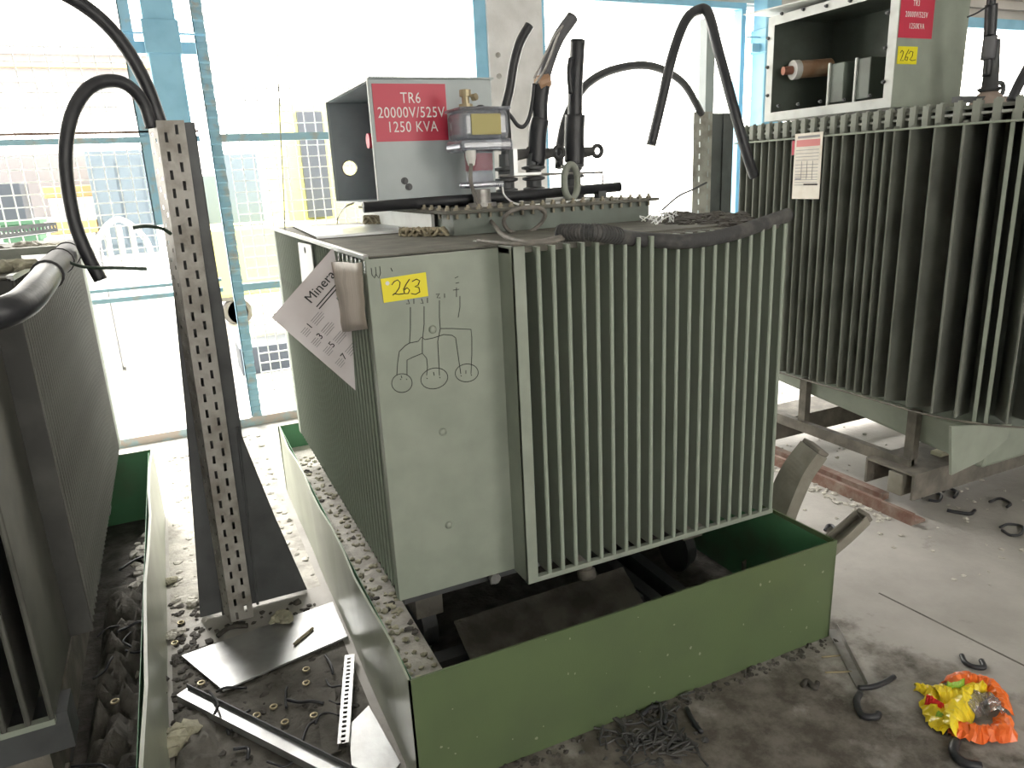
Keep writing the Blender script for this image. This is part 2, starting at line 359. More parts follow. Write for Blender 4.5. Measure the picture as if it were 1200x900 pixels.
t, a, c = outbox('scrap_pile_bin', 285, 400, 350, 440, 5.6, .5, OUT_DRK, 'dark scrap bin in the yard behind the lower mesh panel', 'bin')
MB().box(a.x, 5.6, -.02, c.x, 6.1, a.z).build('lower_panel', OUT_GREY, t)
t, a, c = outbox('grey_van', 238, 205, 262, 268, 8.6, 1.5, OUT_BLUE, 'blue grey van far off behind the blue fence post', 'van')
MB().box(a.x, 8.6, .3, c.x, 10.1, a.z).build('lower_body', OUT_GREY, t)
for xx in (a.x+.3, c.x-.1): MB().lathe((xx, 8.62, .14), (0,1,0), [(0,.16),(.2,.16)], 16).build('wheel', OUT_GREY, t)

# ------------------------------------------------------------------ middle transformer
XL, XR, YP, YF, YB, ZB, ZT, XF0, XG = .083, 1.538, .352, .247, 2.26, .423, 1.511, .489, .530
tr = empty('power_transformer', ((XL+XR)/2, (YP+YB)/2, .10), 'middle grey green transformer with hand drawn wiring diagram standing in the green tray', 'transformer')
MB().box(XL+.075, YP+.2, ZB, XR-.08, YB-.02, ZT-.004).build('tank_body', PAINT_D, tr)
MB().box(XL, YP, ZB, XF0+.004, YP+.012, ZT).box(XL, YP+.012, ZB, XL+.02, YP+.03, ZT).box(XF0-.008,YP+.012,ZB,XF0,YP+.2,ZT).build('front_panel', PAINT, tr, bevel=.003)
b = MB()
for (px, py) in ((507,386), (519,506), (526,615)):
    q = un(px, py, 'y', YP); b.lathe(q, (0,-1,0), [(-.002,.013),(.003,.012),(.006,.007),(.007,.001)], 14)
b.build('weld_dimples', PAINT, tr, smooth=True)
# front fins: one thick end plate and twenty pressed fins
def end_fin():
    b = MB(); b.box(XF0, YF, ZB-.004, XF0+.012, YP+.2, ZT+.004); b.box(XF0, YF-.003, ZB-.004, XG-.004, YF+.014, ZT+.004); return b.build('fin_end_plate', PAINT, tr, bevel=.002)
end_fin()
fin0 = None; NF = 20
for i in range(1, NF+1):
    x = XG + (XR-XG)*(i)/NF - .008
    if fin0 is None:
        b = MB(); b.box(-.005, YF+.008, ZB+.012, .005, YP+.205, ZT-.004)
        b.tube([V(0,YF+.008,ZB+.012), V(0,YF+.008,ZT-.004)], .008, 10)
        fin0 = b.build('cooling_fin', FINP, tr); fin0.location.x = x
    else:
        f = fin0.copy(); C.objects.link(f); f.location.x = x
MB().box(XF0, YF, ZB-.006, XR, YF+.022, ZB+.012).build('fin_foot_bar', PAINT, tr, bevel=.002)
MB().box(XF0, YF+.03, ZT-.02, XR, YP+.21, ZT-.004).build('fin_head_plate', TOPDUST, tr)
# side corrugation (fine fins along the left side)
s0 = None; NS = 42
for i in range(NS):
    y = YP+.05 + (YB-.07-YP-.05)*i/(NS-1)
    if s0 is None:
        b = MB(); b.box(XL+.006, -.002, ZB+.008, XL+.08, .002, ZT-.012); b.tube([V(XL+.006,0,ZB+.008), V(XL+.006,0,ZT-.012)], .0042, 8)
        s0 = b.build('side_fin', FINP, tr); s0.location.y = y
    else:
        f = s0.copy(); C.objects.link(f); f.location.y = y
MB().box(XL+.002, YB-.06, ZB, XL+.08, YB, ZT).box(XL+.08,YB-.02,ZB,XR,YB,ZT).build('rear_corner_panel', PAINT, tr, bevel=.004)
MB().box(XR-.08, YP+.2, ZB, XR-.01, YB, ZT-.01).build('right_side_panel', PAINT_D, tr)
b = MB(); b.box(XL-.004, YP+.004, ZT-.008, XL+.012, YB, ZT+.006)
b.build('side_top_rim', BSTEEL, tr, bevel=.002)
MB().box(XL+.01, YP, ZT-.006, XR-.0, YB, ZT+.002).build('top_plate', TOPDUST, tr)
# raised cover
CX0, CX1, CY0, CY1, CZ = .50, 1.40, .80, 2.12, 1.60
MB().box(CX0+.03, CY0+.03, ZT, CX1-.03, CY1-.03, CZ-.012).build('cover_wall', TRDARK, tr)
cov = MB().box(CX0, CY0, CZ-.012, CX1, CY1, CZ).build('cover_plate', TOPDUST, tr, bevel=.002)
b0 = None
for i in range(20):
    for side in range(2):
        if side == 0: q = V(CX0+.04+i*(CX1-CX0-.08)/19, CY0+.018, CZ)
        else:
            if i > 14: continue
            q = V(CX0+.018, CY0+.05+i*(CY1-CY0-.1)/14, CZ)
        if b0 is None:
            b0 = MB().lathe((0,0,0), (0,0,1), [(-.03,.006),(0,.006),(0,.011),(.009,.011),(.009,.006),(.018,.006)], 6).build('cover_bolt', COVB, tr); b0.location = q
        else: f = b0.copy(); C.objects.link(f); f.location = q
MB().slab([V(CX0+.005,CY0+.2,ZT+.002),V(CX0+.005,CY1,ZT+.002),V(CX0+.005,CY1,CZ-.015),V(CX0+.005,CY0+.2,CZ-.015)], (.012,0,0)).build('cover_side_strip', RIMW, tr)
# base frame
for y in (.52, 1.9): MB().box(.14, y, .30, 1.48, y+.09, ZB).build('base_beam', DSTEEL, tr)
for x in (.19, 1.36): MB().box(x, .56, .20, x+.10, 2.0, .30).build('base_rail', SKID, tr)
for x in (.24, 1.41):
    for y in (.66, 1.86):
        MB().lathe((x-.03, y, .12), (1,0,0), [(0,.11),(.012,.11),(.012,.09),(.06,.09)], 24).build('wheel', DSTEEL, tr)
b = MB(); q = un(683, 690, 'y', .42); b.tube([V(q.x, .60, .36), V(q.x, .46, .36), V(q.x+.005, .43, .345), V(q.x+.012, .415, .30)], [.022,.022,.026,.026], 12); b.lathe((q.x+.012,.415,.30),(0,-.3,-1),[(0,.034),(.03,.036),(.035,.03)],14)
b.build('drain_valve', SKID, tr, smooth=True)
b = MB(); q = un(578, 690, 'y', .5); b.box(q.x-.012,.49,.30,q.x+.012,.50,ZB); b.lathe((q.x,.49,.33),(0,-1,0),[(0,.02),(.02,.02)],10); b.build('earth_lug', STEEL, tr)

# open terminal box on the cover
BX0, BX1, BY0, BY1, BZ0, BZ1 = .365, .865, 1.20, 1.98, 1.625, 2.085
def holed(b, x0, x1, z0, z1, y, c, r, n=24):
    ring = [V(c.x+r*math.cos(2*PI*k/n), y, c.z+r*math.sin(2*PI*k/n)) for k in range(n)]; out = []
    for k in range(n):
        a = 2*PI*k/n; dx, dz = math.cos(a), math.sin(a); t = min(((x1-c.x)/dx if dx > 1e-6 else (x0-c.x)/dx if dx < -1e-6 else 9), ((z1-c.z)/dz if dz > 1e-6 else (z0-c.z)/dz if dz < -1e-6 else 9)); out.append(V(c.x+dx*t, y, c.z+dz*t))
    for k in range(n):
        k2 = (k+1) % n; o1, o2 = out[k], out[k2]; f = [ring[k], o1]
        for q in (V(x1,y,z1), V(x0,y,z1), V(x0,y,z0), V(x1,y,z0)):
            if abs(o1.x-o2.x) > 1e-5 and abs(o1.z-o2.z) > 1e-5 and min(abs(q.x-o1.x),abs(q.z-o1.z)) < 1e-5 and min(abs(q.x-o2.x),abs(q.z-o2.z)) < 1e-5: f.append(q)
        b.poly(f + [o2, ring[k2]])
def open_box(parent, X0, X1, Y0, Y1, Z0, Z1, out_m, in_m, rim_m, rim, t=.006, hole=None):
    """sheet-metal box open towards -X"""
    b = MB(); b.box(X0, Y0, Z0, X1, Y0+t, Z1); b.box(X1-t, Y0+t, Z0, X1, Y1-t, Z1)
    if hole: holed(b, X0, X1, Z0, Z1, Y1, hole, .034)
    else: b.box(X0, Y1-t, Z0, X1, Y1, Z1)
    b.box(X0, Y0+t, Z0, X1-t, Y1-t, Z0+t); b.box(X0, Y0+t, Z1-t, X1-t, Y1-t, Z1)
    box = b.build('terminal_box', out_m, parent, bevel=.002)
    e = .003
    b = MB(); b.box(X0+.01, Y0+t, Z0+t, X1-t, Y0+t+e, Z1-t); (holed(b, X0+.01, X1-t, Z0+t, Z1-t, Y1-t-e, hole, .034) if hole else b.box(X0+.01, Y1-t-e, Z0+t, X1-t, Y1-t, Z1-t)); b.box(X1-t-e, Y0+t, Z0+t, X1-t, Y1-t, Z1-t); b.box(X0+.01, Y0+t, Z0+t, X1-t, Y1-t, Z0+t+e); b.box(X0+.01, Y0+t, Z1-t-e, X1-t, Y1-t, Z1-t)
    b.build('inner_lining', in_m, box)
    b = MB(); r = rim; b.box(X0-.004, Y0, Z0, X0, Y0+r, Z1); b.box(X0-.004, Y1-r, Z0, X0, Y1, Z1); b.box(X0-.004, Y0+r, Z0, X0, Y1-r, Z0+r); b.box(X0-.004, Y0+r, Z1-r, X0, Y1-r, Z1)
    b.build('front_rim', rim_m, box)
    return box
q = un(410, 197, 'y', BY1-.01)
tb = open_box(tr, BX0, BX1, BY0, BY1, BZ0, BZ1, BOX, BOXIN, RIMW, .008, hole=q)
n = 24; MB().tube([V(q.x+.037*math.cos(2*PI*k/n), BY1-.012, q.z+.037*math.sin(2*PI*k/n)) for k in range(n)], .004, 6, closed=True).build('hole_collar', STEEL, tb)
# insulators inside
q = un(422, 166, 'y', 1.45)
b = MB(); b.lathe(V(.47,1.42,q.z), (-1,0,0), [(-.3,.045),(0,.045),(.0,.03),(.07,.03)], 18); b.build('red_insulator', RED, tb)
b = MB(); b.lathe(V(.415,1.30,q.z-.005), (-1,0,0), [(-.05,.02),(-.01,.02),(-.01,.042),(.0,.05),(.012,.042),(.012,.03),(.02,.03)], 18); b.build('cable_gland', ROPE, tb)
# red sign on its face
sa, sb_, sc, sd = un(437,98,'y',BY0), un(522,98,'y',BY0), un(522,165,'y',BY0), un(441,167,'y',BY0)
MB().box(BX0+.012, BY0-.003, sd.z+.002, sb_.x-.003, BY0-.0005, sa.z).build('rating_sign', RED, tr)
sxc = (BX0+.012+sb_.x)/2; szc = (sd.z+sa.z)/2; H = sa.z-sd.z
for k, line in enumerate(('TR6', '20000V/525V', '1250 KVA')):
    text('sign_lettering', line, (sxc, BY0-.003, szc+H*(.25-.25*k)), (1,0,0), (0,0,1), .056, WHITEL, tr, space=1.08, xs=.82)
b = MB()
for (px, py) in ((474,212),(479,219)):
    q = un(px, py, 'y', BY0); b.lathe(q, (0,-1,0), [(0,.014),(.006,.014),(.006,.008),(.014,.008)], 10)
b.build('box_screw', DSTEEL, tb)
b = MB(); b.box(BX0, BY0-.01, BZ1, BX1+.01, BY1, BZ1+.006); b.build('box_lid', BOX, tb)
b = MB(); b.box(BX0+.02, BY0+.02, CZ, BX1-.02, BY0+.06, BZ0); b.box(BX0+.16, BY1-.10, CZ, BX1-.02, BY1-.06, BZ0); b.build('box_foot', DSTEEL, tb)

# black pipe lying along the cover in front of the box, and terminal bushings
q0, q1 = un(426,243,'y',1.15), un(726,219,'y',1.15)
MB().tube([q0, q0.lerp(q1,.5)+V(0,0,-.003), q1], .021, 16).build('black_rubber_strip', RUB, tr, smooth=True)
b = MB(); b.box(q0.x+.25, 1.13, CZ, q0.x+.29, 1.17, q0.z-.015); b.box(q1.x-.12, 1.13, CZ-.0, q1.x-.08, 1.17, q1.z-.012); b.build('strip_support', DSTEEL, tr)
def bushing(px, topz, fatr, lugpx, big):
    base = un(px, 222, 'y', 1.30); x = base.x
    b = MB(); b.lathe((x,1.30,CZ), (0,0,1), [(0,.05),(.02,.05),(.02,.036),(.04,.036),(.045,.048),(.055,.048),(.06,.034),(.085,.034),(.09,.05),(.10,.05),(.105,.034),(.13,.034),(.135,.052),(.145,.052),(.15,.03),(topz-CZ,.028)], 20)
    p_ = b.build('bushing', DSTEEL, tr, smooth=False)
    lx = x + .10
    c = MB(); c.tube([V(x,1.30,topz-.02), V(x+.05,1.30,topz-.005), V(lx,1.30,topz+.0)], [.03,.024,.02], 10)
    for a_ in range(1): pass
    n = 14; 
    c.tube([V(lx+.028+.024*math.cos(2*PI*k/n), 1.30, topz+.024*math.sin(2*PI*k/n)) for k in range(n)], .010, 8, closed=True)
    c.build('terminal_lug', RUBD, p_, smooth=True)
    return x
x1 = bushing(594, 1.80, 0, 0, False)
x2 = bushing(626, 1.80, 0, 0, True)
x3 = bushing(672, 1.80, 0, 0, True)
# lifting ring
n = 24; q = un(669, 213, 'y', 1.02)
MB().tube([V(q.x+.032*math.cos(2*PI*k/n), 1.02, CZ+.075+.068*math.sin(2*PI*k/n)) for k in range(n)], .014, 10, closed=True).build('lifting_ring', PAINT_D, tr, smooth=True)

# protection relay: clear double housing with brass valve
RX, RY = .715, 1.03
rz = lambda py: un(560, py, 'y', RY).z
RX = un(561, 160, 'y', RY).x
rel = MB().lathe((RX,RY,CZ), (0,0,1), [(0,.055),(.015,.055),(.015,.034),(rz(222)-CZ,.034)], 24).build('protection_relay', STEEL, tr)
def rbox(z0, z1, hw, hd, bev, name, m):
    o = MB().box(RX-hw, RY-hd, z0, RX+hw, RY+hd, z1).build(name, m, rel, bevel=bev); return o
rbox(rz(220), rz(213), .072, .06, .008, 'lower_flange', CLEARB)
MB().lathe((RX-.005,RY,rz(213)), (0,0,1), [(0,.052),(rz(178)-rz(213),.055)], 24).build('lower_housing', CLEARB, rel)
MB().lathe((RX-.005,RY,rz(200)), (0,0,1), [(0,.046),(rz(180)-rz(200),.046)], 24).build('red_float_band', RED, rel)
rbox(rz(178), rz(164), .107, .085, .014, 'middle_flange', CLEARB)
rbox(rz(164), rz(131), .098, .078, .02, 'upper_housing', CLEARB)
rbox(rz(162), rz(135), .07, .05, .01, 'inner_mechanism', BOXIN)
rbox(rz(131), rz(127), .104, .083, .008, 'upper_rim', CLEARB)
a, c = un(553,158,'y',RY-.08), un(586,133,'y',RY-.08)
MB().box(a.x, RY-.083, a.z, c.x, RY-.080, c.z).build('relay_label', mat('relay_label_olive', (.42,.37,.14), .5), rel)
q = un(546, 123, 'y', RY)
b = MB(); b.lathe((q.x,RY,rz(128)), (0,0,1), [(0,.026),(.018,.026),(.018,.014),(.045,.014),(.045,.022),(.068,.022),(.070,.012)], 12); b.lathe((q.x+.02,RY-.02,rz(115)), (.6,-1,.1), [(0,.013),(.018,.013)], 8)
b.build('bleed_valve', BRASS, rel)
q = un(563, 124, 'y', RY); MB().lathe((q.x,RY,rz(128)), (0,0,1), [(0,.014),(.012,.014),(.015,.008)], 10).build('test_button', INK, rel)
q = un(552, 186, 'y', RY-.07); b = MB(); b.lathe(q+V(0,0,.02), (0,0,-1), [(-.01,.02),(.014,.02),(.03,.016),(.045,.012)], 12); b.build('cable_gland', WHITEI, rel)
b = MB(); a = un(607,180,'y',RY); b.box(a.x-.03,RY-.02,rz(205),a.x-.012,RY+.02,rz(176)); b.box(a.x-.03,RY-.02,rz(208),a.x+.09,RY+.02,rz(205)); b.build('side_bracket', ALU, rel)
# long thin bracket bar running to the right
a, c = un(585,206,'y',RY+.05), un(706,202,'y',RY+.18)
MB().tube([a, c, c+V(0,0,-.055)], .005, 6).build('sensing_pipe', STEEL, tr)

# grey control cable with a coiled loop
pts = [un(552,192,'y',.93), un(552,212,'y',.92), un(560,238,'y',.90), un(578,262,'y',.80), un(592,277,'z',1.535), un(625,284,'z',1.53), un(660,277,'z',1.53)]
MB().tube(spline(pts), .0075, 8).build('relay_cable', GREYC, tr, smooth=True)
ctr = un(615, 259, 'y', .74); n = 26
lp = [V(ctr.x+.082*math.cos(2*PI*k/n), .74-.03*math.sin(2*PI*k/n), ctr.z+.048*math.sin(2*PI*k/n+.25*math.cos(2*PI*k/n))) for k in range(n)]
MB().tube(lp, .0075, 8, closed=True).build('cable_coil', GREYC, tr, smooth=True)
MB().tube(spline([un(560,282,'z',1.525), un(600,286,'z',1.525), un(640,284,'z',1.53), un(660,280,'z',1.53)]), .006, 6).build('relay_cable', GREYC, tr, smooth=True)
MB().tube(spline([un(588,216,'y',1.0), un(592,230,'y',.98), un(610,240,'y',.9), un(650,238,'y',.85), un(690,233,'y',.85)]), .004, 6).build('white_wire', WIREW, tr, smooth=True)

# marker drawing on the flat panel
pn = lambda l: [un(x, y, 'y', YP-.0008) for x, y in l]
L = [ [(481,360),(481,385),(480,402)], [(497,359),(497,380),(495,400),(495,414)], [(515,352),(515,372),(516,385),(513,400),(514,418),(515,440)],
      [(539,347),(539,360),(537,372)], [(535,337),(535,348)],[(531,340),(538,339)],[(533,326),(537,324)],[(534,332),(538,331)],
      [(465,440),(466,425),(468,412),(475,405),(480,402),(490,400),(494,395),(498,398),(508,396),(514,394),(520,392),(530,393),(534,396),(536,410),(538,424),(540,438)],
      [(477,440),(477,422),(483,419),(495,414),(500,420),(501,430),(500,440)],
      [(516,385),(530,385),(552,386),(553,395),(553,415),(552,438)],
      [(478,351),(480,356),(476,356)],[(485,350),(485,356)],[(494,350),(496,356),(493,355)],[(501,349),(501,355)],[(511,345),(515,344),(512,349),(516,349)],[(521,344),(521,349)],
      [(435,314),(436,322),(439,326),(441,320)],[(440,313),(441,322),(444,326),(446,320)],[(445,312),(446,320)],[(458,314),(460,318)],
      [(469,444),(470,445)],[(476,444),(477,445)],[(500,443),(501,444)],[(515,442),(516,443)],[(540,440),(541,441)],[(552,439),(553,440)],[(470,440),(471,443)],[(508,436),(509,440)],[(546,434),(546,438)] ]
for (ex, ey, rx, ry, tl) in ((471,449,12,11,-.1),(509,443.5,16,12,-.25),(547,437,13.5,10.5,-.1)):
    L.append([(ex+rx*math.cos(a_)*math.cos(tl)-ry*math.sin(a_)*math.sin(tl), ey+rx*math.cos(a_)*math.sin(tl)+ry*math.sin(a_)*math.cos(tl)) for a_ in [2*PI*k/24 for k in range(25)]])
strokes('marker_drawing', [pn(l) for l in L], .0011, INK, tr)
# yellow lot tag 263
tgc = [un(446,327,'y',YP-.004), un(499,319,'y',YP-.004), un(502,347,'y',YP-.004), un(450,355,'y',YP-.004)]
MB().slab(tgc, (0,.002,0)).build('lot_tag', YEL, tr)
hw = lambda l, y: [un(a_, b_, 'y', y) for a_, b_ in l]
N263 = [ [(459,334),(462,330),(466,328),(469,331),(468,337),(464,343),(460,346),(462,344),(467,345),(473,344)],
         [(480,327),(476,333),(473,339),(474,344),(478,344),(480,340),(477,337),(474,340)],
         [(483,330),(488,327),(492,329),(490,334),(486,336),(491,337),(492,342),(487,345),(482,344)] ]
strokes('lot_number', [hw(l, YP-.0055) for l in N263], .0014, INK, tr)
b = MB(); b.lathe(un(454,332,'y',YP-.004), (0,-1,0), [(0,.006),(.001,.006)], 12); b.build('tag_hole_patch', WHITEI, tr)

# taped leaflet hanging at the left front corner
T_, Lf, Bt = V(.070,.712,1.516), un(318,372,'y',.70), V(.066,.586,1.07)
_n = (T_-Lf).cross(Bt-Lf).normalized(); _d = FWD + RGT*((412-600)/FPX) - UP*((385-450)/FPX); Md = CAM + _d*((Lf-CAM).dot(_n)/_d.dot(_n))
leaf = empty('safety_leaflet', T_, 'crooked white printed leaflet taped to the upper left corner of the middle transformer', 'leaflet')
b = MB(); mid = (Lf+T_)/2; mid2 = (Lf+Bt)/2
cc = [Lf, mid, T_, Md, Bt, mid2]; b.poly([Lf, mid, mid2]); b.poly([mid, T_, Md, mid2]); b.poly([Md, Bt, mid2])
b.build('paper_sheet', WHITEP, leaf, solid=.0012)
e1 = (T_-Lf); e2 = (Bt-Lf); u1 = e1.normalized(); nrm = e1.cross(e2).normalized(); 
if nrm.dot(CAM-Lf) < 0: nrm = -nrm
dn = (e2 - u1*e2.dot(u1)).normalized(); E1, E2 = e1.length, e2.length
pt = lambda a_, d_: Lf + u1*a_ + dn*d_ + nrm*.009
upv = -dn
text('leaflet_heading', 'Minera', pt(.172, .052), u1, upv, .044, INK, leaf, .0003, off=.001)
def pbar(a0, d0, w, h, m, nm='print_lines', n=1, gap=.008):
    b = MB()
    for k in range(n): b.slab([pt(a0, d0+k*gap), pt(a0+w*(1 if k % 3 else .85), d0+k*gap), pt(a0+w*(1 if k % 3 else .85), d0+k*gap+h), pt(a0, d0+k*gap+h)], nrm*.0006)
    return b.build(nm, m, leaf)
pbar(.115, .082, .15, .0035, INK, n=2, gap=.010)
pbar(.175, .112, .045, .05, PHOTO, 'printed_picture')
pbar(.235, .17, .035, .04, PHOTO, 'printed_picture')
for k, (px, py, s) in enumerate(((363,382,'1'),(375,394,'3'),(389,404,'5'),(403,418,'7'))):
    d_ = FWD + RGT*((px-600)/FPX) - UP*((py-450)/FPX); tt = (Lf+nrm*.009-CAM).dot(nrm)/d_.dot(nrm); q = CAM + d_*tt
    text('leaflet_number', s, q, u1, upv, .030, INK, leaf, .0003, off=.001)
    w = q - (Lf+nrm*.009); a_, dd_ = w.dot(u1), w.dot(dn)
    pbar(a_-.034, dd_-.008, .026, .002, GREYP, n=4, gap=.007); pbar(a_+.014, dd_-.008, .045, .002, GREYP, n=4, gap=.007)
# packing tape over the leaflet
tp = [un(384,306,'y',.60), un(400,304,'y',.52), un(426,310,'y',.40), un(429,386,'y',.38), un(412,391,'y',.50), un(389,388,'y',.58)]
tp = [V(min(q.x, .076), q.y, q.z) for q in tp]
b = MB(); rows = 7
tl, tr_, br_, bl = un(383,306,'x',.055), un(424,308,'x',.066), un(430,386,'x',.068), un(389,390,'x',.052)
g = [[b.bm.verts.new((tl.lerp(tr_, i/6)).lerp(bl.lerp(br_, i/6), j/rows) + V(random.uniform(-.003,.003),0,random.uniform(-.003,.003))) for i in range(7)] for j in range(rows+1)]
for j in range(rows):
    for i in range(6): b.bm.faces.new((g[j][i], g[j][i+1], g[j+1][i+1], g[j+1][i]))
b.build('brown_tape', KRAFT, leaf, smooth=True, solid=.001)
b = MB()
for k in range(7):
    q = un(396+k*5, 296+k*1.6, 'x', .068); b.slab([q, q+V(0,-.012,0), q+V(-.002,-.016,-.028-.01*random.random()), q+V(-.002,-.002,-.03)], (-.001,0,0))
b.build('torn_clear_tape', CLEARP, leaf)
# white tab higher on the side
a = [un(350,284,'x',.074), un(365,287,'x',.074), un(370,330,'x',.074), un(356,343,'x',.074)]
wt = MB().slab(a, (-.003,0,0)).build('white_plate', WIREW, tr)
MB().lathe(un(357.5,293,'x',.071), (-1,0,0), [(0,.012),(.002,.012)], 12).build('plate_hole', INK, tr)

# aluminium channel lying on the top at the left
al = empty('metal_cover_strip', (.2, 1.4, ZT+.003), 'bent pale aluminium channel lying on the top of the middle transformer', 'metal strip')
z = ZT+.004
a_, b_, c_, d_, e_, f_ = un(330,260,'z',z), un(371,278,'z',z+.006), un(468,271,'z',z+.006), un(455,259,'z',z), un(368,266,'z',z), un(371,278,'z',z)
MB().slab([b_, c_, un(466,262,'z',z+.006), un(366,266,'z',z+.006)], (0,0,.003)).build('flat_sheet', ALU, al)
MB().slab([b_+V(0,.001,-.006), c_+V(0,.001,-.006), c_+V(0,.001,.004), b_+V(0,.001,.004)], (0,.003,0)).build('front_lip', ALU, al)
MB().slab([a_+V(0,0,.004), b_+V(0,0,.0), un(366,266,'z',z+.006), un(332,258,'z',z+.006)], (0,0,.003)).build('folded_flap', ALU, al)
# fibre clump and tufts
def clump(name, px0, px1, py, z, r, m, label, cat):
    t = MB(); a = un(px0, py, 'z', z); c = un(px1, py, 'z', z)
    for k in range(22):
        q = a.lerp(c, k/21) + V(random.uniform(-.01,.01), random.uniform(-.02,.02), r*.6)
        pts = [q + V(r*math.cos(s*.9+k)*.6, r*math.sin(s*.9+k), r*.55*math.sin(s*1.3)) for s in range(8)]
        t.tube(spline(pts, 3), .006, 5)
    o = t.build(name, m, smooth=True); tag(o, label, cat); return o
clump('fibre_clump', 471, 518, 276, ZT+.004, .022, ROPE, 'twisted clump of grey hemp fibre on the transformer top in front of the cover', 'rope')
clump('fibre_tuft', 431, 452, 262, ZT+.012, .03, ROPE, 'yellowish frayed tuft under the left end of the black rubber strip', 'rope')
o = MB().tube(spline([un(395,262,'z',ZT+.02), un(396,255,'z',1.56), un(404,243,'y',1.15), un(414,238,'y',1.15)]), .004, 6).build('bent_wire', STEEL, smooth=True); tag(o, 'bent wire standing up from the aluminium channel below the open box', 'wire')

# big black hose along the front top edge
pts = [un(655,273,'z',ZT+.028), un(700,273,'z',ZT+.028), un(745,280,'y',.29), un(800,283,'y',.235), un(850,276,'y',.245), un(895,262,'y',.27), un(923,252,'y',.30)]
hs = empty('black_hose', pts[0], 'thick black hose lying along the front top edge of the middle transformer', 'hose')
sp = spline(pts, 14); MB().tube(sp, .024, 16).build('hose_body', RUBD, hs, smooth=True)
b = MB()
for k in range(1, 22): 
    q, r_ = sp[k], sp[k+1]; d_ = (r_-q).normalized(); b.lathe(q, d_, [(-.002,.0245),(0,.027),(.002,.0245)], 16)
b.build('hose_ribs', RUBD, hs)
# dust heap and crumbs on the right part of the top
b = MB(); 
for k in range(160):
    q = un(random.uniform(775,880), random.uniform(250,263), 'z', ZT+.003); b.lump(q, random.uniform(.006,.024), .4, 1, (1.6,1.2,.5))
o = b.build('dust_heap', DEBR); tag(o, 'dark heap of dust on the right end of the transformer top behind the hose', 'dust', kind='stuff')
b = MB()
for k in range(14):
    q = un(random.uniform(755,792), random.uniform(252,264), 'z', ZT+.02); b.tube(spline([q, q+V(random.uniform(-.03,.03),random.uniform(-.03,.03),.02), q+V(random.uniform(-.05,.05),random.uniform(-.03,.03),.0)],3), .002, 5)
o = b.build('wire_ends', WIREW); tag(o, 'frayed bundle of bright wire ends on the top behind the hose', 'wire', kind='stuff')

# ------------------------------------------------------------------ black cables rising from the bushings
def cable(name, pts, r, m, label, cat='cable', n=10, group=None):
    o = MB().tube(spline(pts, n), r, 12).build(name, m, smooth=True); tag(o, label, cat, group); return o
Y = 1.30
q = lambda x, y, yy=Y: un(x, y, 'y', yy)
c1 = empty('power_cable', (x1, Y, 1.8), 'short curved black cable behind the relay ending free against the grey column', 'cable')
MB().tube(spline([V(x1,Y,1.79), q(594,160), q(592,130), q(597,105), q(602,75), q(609,50), q(620,30)]), [.026]*10+[.019]*51 if False else .020, 12).build('cable_sheath', RUB, c1, smooth=True)
MB().tube(spline([q(592,128), q(600,138), q(607,147), q(614,148), q(620,138), q(624,118), q(626,98)]), .009, 8).build('strap_loop', RUB, c1, smooth=True)
c2 = empty('power_cable', (x2, Y, 1.8), 'middle thick black cable wrapped in sleeves rising from the cover and leaning right', 'cable')
MB().tube(spline([V(x2,Y,1.76), q(628,190), q(630,155), q(633,140)]), .040, 14).build('heat_sleeve', RUB, c2, smooth=True)
MB().tube(spline([q(633,145), q(633,120), q(636,98)]), .034, 14).build('cable_sheath', RUB, c2, smooth=True)
MB().tube(spline([q(636,98), q(642,75), q(654,45), q(671,20)]), .027, 14).build('cable_end', TAPE, c2, smooth=True)
b = MB(); b.tube([q(630,98,1.29), q(642,94,1.29)], .031, 12); b.build('cable_clamp', BROWNI, c2)
b = MB(); b.tube(spline([q(626,92,1.26), q(636,70,1.26), q(648,45,1.26), q(660,30,1.27)]), .005, 6); b.tube(spline([q(628,98,1.26), q(640,78,1.26), q(655,38,1.26)]), .005, 6); b.build('bare_strand', STEEL, c2)
c3 = empty('power_cable', (x3, Y, 1.8), 'straight thick black cable on the right bushing beside the lifting ring', 'cable')
MB().tube(spline([V(x3,Y,1.76), q(673,190), q(673,160), q(674,135)]), .045, 14).build('heat_sleeve', RUB, c3, smooth=True)
MB().tube(spline([q(674,140), q(674,110), q(675,85), q(677,47)]), .032, 14).build('cable_sheath', RUB, c3, smooth=True)
b = MB(); b.tube(spline([q(669,110,1.27), q(667,85,1.27), q(669,68,1.27)]), .012, 8); b.build('side_core', RUB, c3, smooth=True)
# loop cables on the right
cable('arched_cable', [q(655,196,1.6), q(657,165,1.65), q(667,130,1.7), q(690,97,1.8), q(725,80,1.9), q(765,78,2.0), q(800,97,2.1), q(822,133,2.2)], .022, RUB, 'thin arched black cable running from the far ladder over to the bushings')
cable('draped_cable', [q(763,170,1.75), q(775,120,1.75), q(788,65,1.75), q(803,25,1.78), q(818,12,1.8), q(830,16,1.75), q(842,60,1.6), q(858,120,1.5), q(875,180,1.45), q(884,207,1.45)], .027, RUB, 'thick black cable draped over a post in an upturned V beside the right transformer')
cable('thin_branch', [q(776,246,2.0), q(795,230,2.05), q(812,222,2.1), q(828,214,2.15)], .006, RUB, 'thin bent black wire reaching from the transformer top to the far ladder', 'wire')

